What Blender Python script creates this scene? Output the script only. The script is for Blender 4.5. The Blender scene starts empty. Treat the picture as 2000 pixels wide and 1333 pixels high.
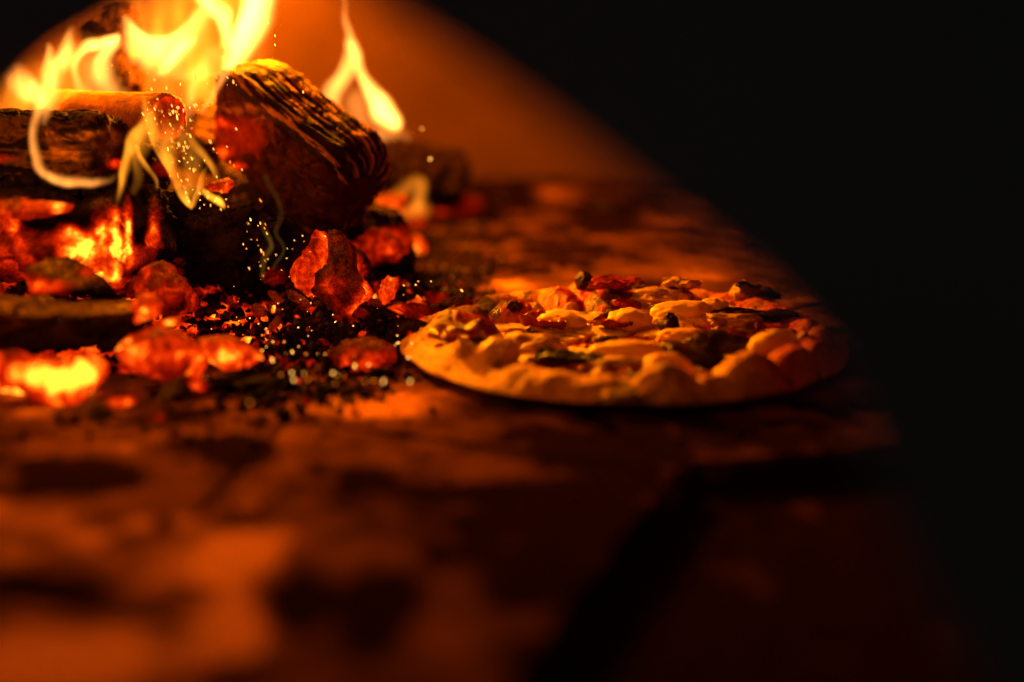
import bpy, bmesh, math, random
import numpy as np
from mathutils import Vector, Matrix, Euler

SC = bpy.context.scene
rng = np.random.default_rng(7)
random.seed(7)

# ------------------------------------------------------------------ camera
PITCH = math.radians(14.0)
CAMZ = 0.245
cam_d = bpy.data.cameras.new('camera')
cam_d.lens = 50; cam_d.sensor_width = 36
cam_d.clip_start = 0.01; cam_d.clip_end = 50
cam_d.dof.use_dof = True
cam_d.dof.focus_distance = 1.02
cam_d.dof.aperture_fstop = 1.5
cam = bpy.data.objects.new('camera', cam_d)
cam.location = (0, 0, CAMZ)
cam.rotation_euler = (math.pi/2 - PITCH, 0, 0)
SC.collection.objects.link(cam)
SC.camera = cam

# ------------------------------------------------------------------ world: a dark room
W = bpy.data.worlds.new('World'); SC.world = W; W.use_nodes = True
bg = W.node_tree.nodes['Background']
bg.inputs[0].default_value = (0.72, 1.0, 0.95, 1)
bg.inputs[1].default_value = 0.013
SC.view_settings.view_transform = 'Standard'
SC.view_settings.look = 'None'
SC.view_settings.exposure = 0.0
SC.view_settings.gamma = 1.0
SC.render.engine = 'CYCLES'
cy = SC.cycles
cy.use_denoising = True
cy.max_bounces = 6; cy.diffuse_bounces = 3; cy.glossy_bounces = 3
cy.transparent_max_bounces = 64; cy.volume_bounces = 0
cy.sample_clamp_indirect = 2.0
cy.caustics_reflective = False; cy.caustics_refractive = False

FIRE = (1.0, 0.26, 0.003)
def fire_toned_lamp(name, loc, power, radius, col=FIRE):
    l = bpy.data.lights.new(name, 'POINT'); l.energy = power; l.color = col
    l.shadow_soft_size = radius
    o = bpy.data.objects.new(name, l); o.location = loc
    SC.collection.objects.link(o)
    return o

# ------------------------------------------------------------------ pixel helpers (2000 x 1333 photo)
CP, SP = math.cos(PITCH), math.sin(PITCH)
FPX = 50/36*2000
def ray(px, py):
    u = (px-1000)/FPX; v = -(py-666.5)/FPX
    return np.array([u, CP+v*SP, -SP+v*CP])
def PD(px, py, d):
    return np.array([0, 0, CAMZ]) + ray(px, py)*d
def PZ(px, py, z=0.0):
    r = ray(px, py); return np.array([0, 0, CAMZ]) + r*((z-CAMZ)/r[2])
def proj(P):
    q = P - np.array([0, 0, CAMZ])
    d = q[:, 1]*CP - q[:, 2]*SP
    v = (q[:, 1]*SP + q[:, 2]*CP)/d; u = q[:, 0]/d
    return 1000+u*FPX, 666.5-v*FPX, d
RIGHT = np.array([1., 0, 0]); UP = np.array([0, SP, CP]); FWD = np.array([0, CP, -SP])

# ------------------------------------------------------------------ light of the fire, with two added fill lamps
LAMPS = [
    ('flame_glow_tall',  PD(484, -5, 1.17), 29., 0.014),
    ('flame_glow_left',  PD(150, 20, 1.10),   2.0, 0.03),
    ('wall_fill_rear', PD(610, -60, 1.50),  8.5, 0.02),  # added lamp above the view, near the back wall, to brighten it
    ('fill_front_left', (-.37, .82, .15),  2.8, 0.03),  # added lamp out of view, filling the left log and front floor
]
for n, p, e, r in LAMPS: fire_toned_lamp(n, p, e, r)

# ------------------------------------------------------------------ noise in numpy
def _h(ix, iy, iz, s):
    n = (ix*374761393 + iy*668265263 + iz*2147483647 + s*974634777) & 0xffffffff
    n = ((n ^ (n >> 13))*1274126177) & 0xffffffff
    n = ((n ^ (n >> 16))*2246822519) & 0xffffffff
    return ((n ^ (n >> 15)) & 0xffffff)/float(0xffffff)
def vnoise(p, s=0):
    i = np.floor(p).astype(np.int64); f = p-i; f = f*f*f*(f*(f*6-15)+10)
    x, y, z = i[:, 0], i[:, 1], i[:, 2]; fx, fy, fz = f[:, 0], f[:, 1], f[:, 2]
    r = 0
    for a in (0, 1):
        for b in (0, 1):
            for c in (0, 1):
                w = (fx if a else 1-fx)*(fy if b else 1-fy)*(fz if c else 1-fz)
                r = r + w*_h(x+a, y+b, z+c, s)
    return r*2-1
ROT = np.array([[0.36, 0.48, -0.8], [-0.8, 0.6, 0], [0.48, 0.64, 0.6]])
def fbm(p, o=4, s=0, g=0.5):
    r = 0; a = 1; t = 0
    for k in range(o):
        r = r + a*vnoise(p, s+k*17); t += a; a *= g; p = (p @ ROT)*2.03+3.1
    return r/t
def ridged(p, o=4, s=0):
    r = 0; a = 1; t = 0
    for k in range(o):
        r = r + a*(1-2*np.abs(vnoise(p, s+k*13))); t += a; a *= .5; p = (p @ ROT)*2.1+1.7
    return r/t
def voro(p, s=0):
    i = np.floor(p).astype(np.int64)
    f1 = np.full(len(p), 9.); f2 = f1.copy(); idv = np.zeros(len(p))
    for a in (-1, 0, 1):
        for b in (-1, 0, 1):
            for c in (-1, 0, 1):
                cx, cy_, cz = i[:, 0]+a, i[:, 1]+b, i[:, 2]+c
                q = np.stack([cx+_h(cx, cy_, cz, s), cy_+_h(cx, cy_, cz, s+1), cz+_h(cx, cy_, cz, s+2)], 1)
                d = np.linalg.norm(q-p, axis=1)
                m = d < f1
                f2 = np.where(m, f1, np.minimum(f2, d)); idv = np.where(m, _h(cx, cy_, cz, s+5), idv)
                f1 = np.where(m, d, f1)
    return f1, f2, idv
def sstep(a, b, x):
    t = np.clip((x-a)/(b-a), 0, 1); return t*t*(3-2*t)

# ------------------------------------------------------------------ object helpers
def make(name, V, F, mat=None, parent=None, attrs=None, cols=None, smooth=True, kind=None):
    me = bpy.data.meshes.new(name)
    V = np.asarray(V, dtype=np.float32)
    F = np.asarray(F, dtype=np.int32) if not isinstance(F, list) else F
    if isinstance(F, np.ndarray):
        n, k = F.shape
        me.vertices.add(len(V)); me.vertices.foreach_set('co', V.ravel())
        me.loops.add(n*k); me.loops.foreach_set('vertex_index', F.ravel())
        me.polygons.add(n); me.polygons.foreach_set('loop_start', np.arange(0, n*k, k, dtype=np.int32))
        me.update(calc_edges=True)
    else:
        me.from_pydata([tuple(map(float, v)) for v in V], [], F)
    me.validate()
    if smooth: me.polygons.foreach_set('use_smooth', [True]*len(me.polygons))
    for k, a in (attrs or {}).items():
        at = me.attributes.new(k, 'FLOAT', 'POINT'); at.data.foreach_set('value', np.asarray(a, dtype=np.float32))
    for k, a in (cols or {}).items():
        at = me.attributes.new(k, 'FLOAT_COLOR', 'POINT')
        c = np.ones((len(V), 4), np.float32); c[:, :3] = a; at.data.foreach_set('color', c.ravel())
    if mat: me.materials.append(mat)
    o = bpy.data.objects.new(name, me); SC.collection.objects.link(o)
    if parent: o.parent = parent
    if kind: o['kind'] = kind
    return o
def tag(o, label=None, cat=None, group=None, kind=None):
    if label: o['label'] = label
    if cat: o['category'] = cat
    if group: o['group'] = group
    if kind: o['kind'] = kind
    return o
def empty(name, loc):
    o = bpy.data.objects.new(name, None); o.location = loc; o.empty_display_size = .02
    SC.collection.objects.link(o); return o
def grid_faces(nu, nv, wrap=False):
    a = np.arange(nu-1)[:, None]*nv; b = np.arange(nv if wrap else nv-1)[None, :]
    b2 = (b+1) % nv
    return np.stack([(a+b).ravel(), (a+nv+b).ravel(), (a+nv+b2).ravel(), (a+b2).ravel()], 1)
_ico = {}
def ico(n):
    if n not in _ico:
        bm = bmesh.new(); bmesh.ops.create_icosphere(bm, subdivisions=n, radius=1)
        V = np.array([v.co[:] for v in bm.verts]); F = np.array([[v.index for v in f.verts] for f in bm.faces], dtype=np.int32)
        bm.free(); V /= np.linalg.norm(V, axis=1)[:, None]; _ico[n] = (V, F)
    return _ico[n]

# ------------------------------------------------------------------ materials
class NT:
    def __init__(s, name):
        s.m = bpy.data.materials.new(name); s.m.use_nodes = True; s.t = s.m.node_tree
        s.t.nodes.clear(); s.out = s.n('ShaderNodeOutputMaterial')
    def n(s, typ, **k):
        o = s.t.nodes.new(typ)
        for a, b in k.items(): setattr(o, a, b)
        return o
    def l(s, a, b): s.t.links.new(a, b)
    def attr(s, name, col=False):
        a = s.n('ShaderNodeAttribute', attribute_name=name); return a.outputs['Color' if col else 'Fac']
    def noise(s, scale, detail=6, rough=.6, dist=0):
        c = s.n('ShaderNodeTexCoord'); n = s.n('ShaderNodeTexNoise')
        n.inputs['Scale'].default_value = scale; n.inputs['Detail'].default_value = detail
        n.inputs['Roughness'].default_value = rough; n.inputs['Distortion'].default_value = dist
        s.l(c.outputs['Object'], n.inputs['Vector']); return n.outputs['Fac']
    def math(s, op, a, b=None, clamp=False):
        m = s.n('ShaderNodeMath', operation=op); m.use_clamp = clamp
        for i, x in enumerate((a, b)):
            if x is None: continue
            if isinstance(x, (int, float)): m.inputs[i].default_value = x
            else: s.l(x, m.inputs[i])
        return m.outputs[0]
    def ramp(s, f, stops, interp='LINEAR'):
        r = s.n('ShaderNodeValToRGB'); r.color_ramp.interpolation = interp
        e = r.color_ramp.elements
        while len(e) < len(stops): e.new(.5)
        for k, (p, c) in enumerate(stops):
            e[k].position = p; e[k].color = (*c, 1) if len(c) == 3 else c
        s.l(f, r.inputs[0]); return r.outputs[0]
    def mix(s, f, a, b, mode='MIX'):
        m = s.n('ShaderNodeMix', data_type='RGBA', blend_type=mode)
        for i, x in ((0, f), (6, a), (7, b)):
            if isinstance(x, (int, float)): m.inputs[i].default_value = x
            elif isinstance(x, tuple): m.inputs[i].default_value = (*x, 1)
            else: s.l(x, m.inputs[i])
        return m.outputs[2]
    def bsdf(s, col, rough=.8, bump=None, bstr=.5, bdist=.002, spec=.3, emis=None, estr=1.0, **k):
        b = s.n('ShaderNodeBsdfPrincipled')
        if isinstance(col, tuple): b.inputs['Base Color'].default_value = (*col, 1)
        else: s.l(col, b.inputs['Base Color'])
        if isinstance(rough, (int, float)): b.inputs['Roughness'].default_value = rough
        else: s.l(rough, b.inputs['Roughness'])
        b.inputs['Specular IOR Level'].default_value = spec
        for a, v in k.items(): b.inputs[a.replace('_', ' ')].default_value = v
        if bump is not None:
            bp = s.n('ShaderNodeBump'); bp.inputs['Strength'].default_value = bstr
            bp.inputs['Distance'].default_value = bdist
            s.l(bump, bp.inputs['Height']); s.l(bp.outputs[0], b.inputs['Normal'])
        if emis is not None:
            s.l(emis, b.inputs['Emission Color'])
            if isinstance(estr, (int, float)): b.inputs['Emission Strength'].default_value = estr
            else: s.l(estr, b.inputs['Emission Strength'])
        s.l(b.outputs[0], s.out.inputs[0]); return s.m

def glow_nodes(t, heat):
    """colour and strength of glowing charcoal: deep red, orange, yellow"""
    col = t.ramp(heat, [(0, (1, .008, 0)), (.35, (1, .016, 0)), (.6, (1, .036, .0006)), (.8, (1, .13, .004)), (1, (1, .36, .02))])
    st = t.ramp(heat, [(0, (0, 0, 0)), (.12, (.0, .0, .0)), (.35, (.06,)*3), (.6, (.27,)*3), (.8, (.5,)*3), (1, (1,)*3)])
    return col, t.math('MULTIPLY', st, 4.0)

def coal_material():
    t = NT('burning_charcoal')
    n1 = t.noise(160, 8, .65); n2 = t.noise(700, 5, .6); n3 = t.noise(60, 4, .5, .6)
    fleck = t.ramp(n2, [(.40, (.15,)*3), (.58, (1,)*3)])
    ash = t.math('MULTIPLY', t.math('MULTIPLY', t.attr('ash'), fleck), t.ramp(n1, [(.36, (.15,)*3), (.58, (1.2,)*3)]), True)
    base = t.mix(n3, (.007, .0035, .002), (.020, .010, .005))
    ashc = t.mix(n2, (.20, .11, .05), (.44, .27, .14))
    col = t.mix(ash, base, ashc)
    hn = t.math('ADD', t.math('MULTIPLY', t.math('SUBTRACT', n1, .5), 1.0), t.math('MULTIPLY', t.math('SUBTRACT', n3, .5), 2.2))
    h0 = t.attr('ember')
    heat = t.math('MULTIPLY', h0, t.math('ADD', 1.0, hn), True)
    ec, es = glow_nodes(t, heat)
    es = t.math('MULTIPLY', es, t.math('SUBTRACT', 1.0, t.math('MULTIPLY', ash, .6)))
    es = t.math('MULTIPLY', es, t.ramp(n2, [(.36, (.45,)*3), (.60, (1.15,)*3)]))
    b = t.math('ADD', t.math('MULTIPLY', n1, .7), t.math('MULTIPLY', n2, .3))
    return t.bsdf(col, .9, b, 1.0, .006, .05, ec, es)
def log_material():
    t = NT('charred_log')
    n1 = t.noise(140, 8, .65); n2 = t.noise(600, 5, .6); n3 = t.noise(45, 4, .5, .4)
    c = t.attr('col', True)
    col = t.mix(1.0, c, t.ramp(n1, [(.25, (.35,)*3), (.7, (1.25, 1.2, 1.15))]), 'MULTIPLY')
    hn = t.math('MULTIPLY', t.math('SUBTRACT', n1, .5), 1.1)
    heat = t.math('MULTIPLY', t.attr('ember'), t.math('ADD', 1.0, hn), True)
    ec, es = glow_nodes(t, heat)
    b = t.math('ADD', t.math('MULTIPLY', n1, .6), t.math('MULTIPLY', n2, .4))
    return t.bsdf(col, .85, b, .9, .003, .06, ec, es)
COAL = coal_material(); LOG = log_material()
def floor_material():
    t = NT('sooty_shaded_firebrick')
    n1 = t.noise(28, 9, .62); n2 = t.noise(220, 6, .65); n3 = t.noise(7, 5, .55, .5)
    soot_shade = t.attr('soot_shade')
    s = t.math('ADD', soot_shade, t.math('MULTIPLY', t.math('SUBTRACT', n1, .5), .95), True)
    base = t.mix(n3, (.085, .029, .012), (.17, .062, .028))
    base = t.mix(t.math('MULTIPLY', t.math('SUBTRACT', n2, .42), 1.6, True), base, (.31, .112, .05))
    base = t.mix(t.math('MULTIPLY', soot_shade, -1.6, True), base, (.66, .26, .10))
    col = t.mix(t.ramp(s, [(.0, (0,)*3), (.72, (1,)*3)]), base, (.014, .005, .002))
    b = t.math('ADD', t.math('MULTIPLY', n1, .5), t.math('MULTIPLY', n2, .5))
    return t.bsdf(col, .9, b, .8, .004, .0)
def dome_material():
    t = NT('fired_clay_dome')
    n1 = t.noise(9, 8, .6); n2 = t.noise(80, 6, .6)
    col = t.mix(n1, (.055, .022, .006), (.14, .060, .017))
    return t.bsdf(col, .9, n2, .5, .004, .15)
def arch_material():
    t = NT('sooty_arch_stone')
    n1 = t.noise(12, 8, .6); n2 = t.noise(90, 6, .6)
    col = t.mix(n1, (.18, .18, .17), (.3, .29, .27))
    return t.bsdf(col, .95, n2, .6, .004, .1)

# ------------------------------------------------------------------ setting: hearth floor
eB0 = PZ(940, 1400)[:2]; eK = PZ(1338, 905)[:2]; eC1 = PZ(1760, 868)[:2]
sA0 = PZ(1150, 812)[:2]
def seg_side(P, a, b):
    d = (b-a)/np.linalg.norm(b-a); q = P-a
    return q[:, 0]*d[1] - q[:, 1]*d[0]           # > 0 on the right of a->b
def seg_dist(P, a, b):
    d = b-a; L = d@d; t = np.clip(((P-a)@d)/L, 0, 1)
    return np.linalg.norm(P-(a+t[:, None]*d), axis=1)
def axis(lo, flo, fhi, hi, fine, coarse):
    return np.unique(np.round(np.concatenate([np.arange(lo, flo, coarse), np.arange(flo, fhi, fine), np.arange(fhi, hi+coarse, coarse)]), 5))
xs = axis(-1.1, -.48, .46, 1.4, .0028, .02); ys = axis(.05, .40, 1.25, 2.3, .0028, .012)
X, Y = np.meshgrid(xs, ys, indexing='ij'); P2 = np.stack([X.ravel(), Y.ravel()], 1)
P3 = np.concatenate([P2, np.zeros((len(P2), 1))], 1)
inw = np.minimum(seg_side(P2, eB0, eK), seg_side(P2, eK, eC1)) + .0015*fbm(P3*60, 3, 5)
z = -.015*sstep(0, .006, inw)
z += .0012*fbm(P3*14, 4, 3) + .0007*fbm(P3*90, 3, 9)
seams = [(sA0, eK), (PZ(560, 822)[:2], PZ(1010, 882)[:2]), (PZ(-300, 905)[:2], PZ(700, 762)[:2]), (PZ(1010, 882)[:2], PZ(1330, 935)[:2]),
         (PZ(380, 1010)[:2], PZ(560, 822)[:2]), (PZ(1500, 470)[:2], PZ(500, 455)[:2]), (PZ(900, 560)[:2], PZ(1500, 440)[:2]), (PZ(1400, 640)[:2], PZ(1900, 520)[:2]),
         (PZ(-100, 1140)[:2], PZ(420, 1240)[:2])]
soot_shade = np.zeros(len(P2))
for k, (a, b) in enumerate(seams):
    d = seg_dist(P2, a, b) + .001*fbm(P3*120, 2, 31+k)
    w = .006 if k == 0 else .0022
    z -= (.008 if k == 0 else .003)*(1-sstep(w*.5, w, d)); soot_shade += (.9 if k == 0 else .6)*(1-sstep(w*.8, w*1.6, d))
# worn and sooty patches, plus painted shade on the right and rear: x, y, rx, ry (photo pixels), strength
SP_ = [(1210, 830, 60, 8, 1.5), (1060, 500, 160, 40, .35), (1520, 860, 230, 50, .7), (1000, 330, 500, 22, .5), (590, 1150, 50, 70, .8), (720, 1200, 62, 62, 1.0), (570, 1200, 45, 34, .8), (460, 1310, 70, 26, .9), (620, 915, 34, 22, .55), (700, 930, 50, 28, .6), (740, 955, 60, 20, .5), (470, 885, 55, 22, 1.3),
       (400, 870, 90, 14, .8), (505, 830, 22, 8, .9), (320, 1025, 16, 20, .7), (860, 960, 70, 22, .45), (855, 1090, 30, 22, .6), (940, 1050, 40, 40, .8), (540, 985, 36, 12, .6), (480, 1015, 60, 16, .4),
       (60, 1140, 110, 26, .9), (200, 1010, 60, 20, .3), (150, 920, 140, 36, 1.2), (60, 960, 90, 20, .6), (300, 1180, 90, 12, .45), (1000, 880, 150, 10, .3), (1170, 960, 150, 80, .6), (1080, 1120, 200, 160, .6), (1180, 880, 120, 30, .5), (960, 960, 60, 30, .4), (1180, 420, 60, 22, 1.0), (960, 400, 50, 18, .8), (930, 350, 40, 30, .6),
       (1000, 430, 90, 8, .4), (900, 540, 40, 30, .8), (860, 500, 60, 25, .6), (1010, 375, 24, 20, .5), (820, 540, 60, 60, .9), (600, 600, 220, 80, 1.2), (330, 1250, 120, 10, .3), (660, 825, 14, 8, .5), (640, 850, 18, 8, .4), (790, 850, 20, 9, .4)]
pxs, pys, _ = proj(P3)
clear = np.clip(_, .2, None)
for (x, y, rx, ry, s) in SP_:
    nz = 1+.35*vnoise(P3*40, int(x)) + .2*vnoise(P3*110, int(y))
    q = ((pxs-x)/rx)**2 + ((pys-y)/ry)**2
    soot_shade += 1.35*s*np.exp(-q*nz)
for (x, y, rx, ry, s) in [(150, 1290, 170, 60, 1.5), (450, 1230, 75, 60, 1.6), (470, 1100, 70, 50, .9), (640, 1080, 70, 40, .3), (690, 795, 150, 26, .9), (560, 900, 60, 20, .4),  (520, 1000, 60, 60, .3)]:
    soot_shade -= s*np.exp(-((pxs-x)/rx)**2-((pys-y)/ry)**2)
soot_shade += .13+.62*fbm(P3*17, 5, 77)+.50*fbm(P3*46, 3, 78)+.22*np.exp(-((pxs-1200)/420)**2-((pys-450)/110)**2)+.9*sstep(0, .01, inw)*1.1  # sooty mottling; far floor painted darker for light falloff, lower slab darkened
soot_shade = np.clip(soot_shade, -.6, 1.2)
fl = make('floor', np.stack([P2[:, 0], P2[:, 1], z], 1), grid_faces(len(xs), len(ys))[:, ::-1], floor_material(), attrs={'soot_shade': soot_shade}, kind='structure')
tag(fl, 'sooty firebrick hearth with worn pale patches and painted shade')

# ------------------------------------------------------------------ setting: oven dome behind the fire
DC = np.array([.20, 1.16]); DR = .74; DH = .50
nt, npz = 160, 60
th = np.linspace(0, 2*math.pi, nt, endpoint=False)
ph = np.linspace(0, math.pi/2, npz)
V = []
for a in ph:
    rr = DR*math.cos(a)**.8; zz = DH*math.sin(a)**.9
    V.append(np.stack([DC[0]+rr*np.cos(th), DC[1]+rr*np.sin(th), np.full(nt, zz-.01)], 1))
V = np.concatenate(V); V[:, 2] += .006*fbm(V*7, 3, 2); V[:, :2] += .006*np.stack([fbm(V*6, 3, 3), fbm(V*6, 3, 4)], 1)
F = grid_faces(npz, nt, True)
# the mouth side of the dome is open
cen = V[F].mean(1); ang = np.arctan2(cen[:, 1]-DC[1], cen[:, 0]-DC[0])
mdir = math.atan2(-.8, -.45)
dd = np.abs((ang-mdir+math.pi) % (2*math.pi)-math.pi)
keep = ~((dd < .72) & (cen[:, 2] < .40))
dm = make('oven_dome_wall', V, F[keep], dome_material(), kind='structure')
tag(dm, 'curved clay oven wall glowing orange behind the fire')

# ------------------------------------------------------------------ setting: dark arch of the oven mouth between camera and hearth
L0 = np.array([-.245, .62]); R0 = np.array([.085, .335])
adir = (R0-L0)/np.linalg.norm(R0-L0); anrm = np.array([-adir[1], adir[0]])   # inward normal
def hit(px, py):
    r = ray(px, py); d = (L0@anrm)/(r[:2]@anrm)
    p = np.array([0, 0, CAMZ])+r*d
    return ((p[:2]-L0)@adir, p[2])
outline = [(-320, 760), (-200, 480), (-90, 290), (0, 185), (100, 98), (200, 42), (310, -5), (420, -60), (500, -75), (580, -60), (675, -20), (785, 40), (905, 115), (1030, 205), (1155, 300), (1270, 395), (1385, 485), (1485, 570), (1575, 665), (1650, 780), (1715, 950), (1820, 1180), (1970, 1500)]
pts = [hit(*p) for p in outline]
pts = np.array(pts)
# floor of the opening
pts[0] = (pts[0][0], -.03) if pts[0][1] < 0 else pts[0]
pts = np.concatenate([[(pts[0][0]-.01, -.05)], pts, [(pts[-1][0]+.005, min(-.05, pts[-1][1]-.01))]])
def cat(P, n):
    P = np.asarray(P, float); Q = np.concatenate([[2*P[0]-P[1]], P, [2*P[-1]-P[-2]]]); out = []
    for i in range(1, len(Q)-2):
        for t in np.linspace(0, 1, n, endpoint=False):
            a, b, c, d = Q[i-1], Q[i], Q[i+1], Q[i+2]
            out.append(.5*((2*b)+(c-a)*t+(2*a-5*b+4*c-d)*t*t+(3*b-a-3*c+d)*t**3))
    out.append(P[-1]); return np.array(out)
In = cat(pts, 6); m = len(In)
cx = In[:, 0].mean()
def lift(sz, depth):
    p = L0+sz[0]*adir+depth*anrm; return (p[0], p[1], sz[1])
Vv = []
for i, q in enumerate(In):
    c = np.array([cx, .10]); dq = q-c
    far = c+dq/np.linalg.norm(dq)*1.5
    far[1] = max(far[1], -.2) if q[1] > 0 else q[1]
    inner = c+dq*1.4
    far2 = far*1.0
    Vv += [lift(far, 0), lift(q, 0), lift(c+dq*1.15, .02), lift(inner, .07), lift(far2, .07)]
Ff = []
for i in range(m-1):
    for k in range(4):
        a = i*5+k; Ff.append([a, a+1, a+6, a+5])
ar = make('oven_arch_wall', Vv, Ff, arch_material(), smooth=False, kind='structure')
tag(ar, 'dark masonry arch of the oven mouth framing the fire')

# ------------------------------------------------------------------ ember bed (crumbs nobody could count)
def mound_h(P):
    """height of the bed of ash, crumbs and embers"""
    p3 = np.concatenate([P, np.zeros((len(P), 1))], 1)
    def g(c, sx, sy, h):
        c = PZ(*c)[:2]; return h*np.exp(-((P[:, 0]-c[0])/sx)**2-((P[:, 1]-c[1])/sy)**2)
    h = g((180, 560), .15, .11, .065)+g((-150, 600), .2, .15, .06)+g((470, 590), .10, .09, .022)+g((640, 590), .07, .07, .014)+g((850, 420), .10, .08, .012)+g((600, 400), .1, .1, .03)
    h += g((560, 690), .07, .035, .006)+g((740, 620), .05, .05, .006)
    n = fbm(p3*30, 4, 11); h = h*(1+.25*n)
    return h
gx = np.arange(-.62, .14, .0022); gy = np.arange(.78, 1.45, .0022)
GX, GY = np.meshgrid(gx, gy, indexing='ij'); Q = np.stack([GX.ravel(), GY.ravel()], 1)
Q3 = np.concatenate([Q, np.zeros((len(Q), 1))], 1)
h = mound_h(Q)
f1, f2, idv = voro(Q3*95, 4)
zz = h-.004+ .004*np.clip(1-f1*1.3, 0, 1)*sstep(.002, .008, h) + .0018*fbm(Q3*260, 3, 6)*sstep(.001, .006, h)
qx, qy, _d = proj(np.concatenate([Q, zz[:, None]], 1))
hs = np.zeros(len(Q))
for (x, y, rx, ry, s) in [(500, 640, 45, 40, .75), (470, 690, 60, 20, .6), (700, 600, 90, 30, .45), (120, 600, 300, 140, 1.1), (400, 640, 90, 60, .5), (620, 500, 60, 60, .5), (640, 700, 80, 18, .5), (330, 600, 80, 40, .55), (820, 420, 50, 50, .5), (360, 760, 60, 30, .3)]:
    hs += s*np.exp(-((qx-x)/rx)**2-((qy-y)/ry)**2)
heat = np.minimum(np.clip(hs, 0, 1)*sstep(.25, .9, idv+.25*fbm(Q3*60, 3, 8))*.85, .58)
ash = np.clip(.15+.9*fbm(Q3*35, 4, 21), 0, 1)*.5*sstep(-.1, .5, fbm(Q3*200, 3, 22)+.2)
keepv = (h > .0022)
Fg = grid_faces(len(gx), len(gy))[:, ::-1]
Fg = Fg[keepv[Fg].all(1)]
used = np.unique(Fg); remap = -np.ones(len(Q), int); remap[used] = np.arange(len(used))
eb = make('ember_bed', np.stack([Q[:, 0], Q[:, 1], zz], 1)[used], remap[Fg], COAL, attrs={'ember': heat[used], 'ash': ash[used]}, kind='stuff')
tag(eb, 'bed of ash and glowing crumbs under the burning logs', kind='stuff')

def crumbs(name, label, N, region, size, heatf, lift_=0):
    base, bf = ico(1)
    Vs, Fs, H, A = [], [], [], []
    k = 0
    while k < N:
        px = random.uniform(*region[0]); py = random.uniform(*region[1])
        if region[2] is not None and random.random() > region[2](px, py): continue
        p = PZ(px, py, .01)[:2]
        hh = float(mound_h(p[None])[0]) if True else 0
        s = size*(.28+1.5*random.random()**5)
        R = np.array(Euler((random.uniform(0, 6), random.uniform(0, 6), random.uniform(0, 6))).to_matrix())
        v = base*(1+.35*rng.uniform(-1, 1, (len(base), 1)))*np.array([1, random.uniform(.5, .9), random.uniform(.35, .7)])*s
        v = v@R.T + np.array([p[0], p[1], max(hh-.004, 0)+s*.35+lift_])
        hv = heatf(px, py)
        Vs.append(v); Fs.append(bf+len(base)*k); H.append(np.full(len(base), hv)*rng.uniform(.7, 1.1, len(base))); A.append(np.full(len(base), random.random()**6*.8)); k += 1
    o = make(name, np.concatenate(Vs), np.concatenate(Fs), COAL, attrs={'ember': np.concatenate(H), 'ash': np.concatenate(A)}, smooth=False, kind='stuff')
    tag(o, label, kind='stuff')
def dens(blobs):
    return lambda x, y: min(1, sum(s*math.exp(-((x-a)/b)**2-((y-c)/d)**2) for a, c, b, d, s in blobs))
dn = dens([(600, 640, 150, 80, 1), (450, 600, 160, 60, .8), (800, 560, 100, 60, .8), (200, 560, 250, 90, .5), (860, 500, 90, 60, .5), (560, 735, 120, 25, .6), (340, 800, 160, 30, .08), (880, 400, 120, 60, .4)])
hot = dens([(500, 640, 45, 35, 1), (460, 690, 40, 20, .6), (640, 710, 90, 22, .6), (720, 600, 60, 30, .6), (590, 480, 50, 50, .8), (330, 600, 90, 40, .5), (820, 560, 60, 50, .3)])
crumbs('charcoal_crumbs', 'black charcoal crumbs and grit strewn between fire and pizza', 8000, ((0, 1000), (380, 840), dn), .0036,
       lambda x, y: (random.uniform(.3, .9)**1.3 if random.random() < .34*hot(x, y) else (random.uniform(.15, .45) if random.random() < .04 else 0)))
# ash dust specks on the bare hearth
crumbs('hearth_grit', 'fine ash grit scattered over the bare hearth', 500, ((250, 1500), (420, 960), None), .0016, lambda x, y: 0)

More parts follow.
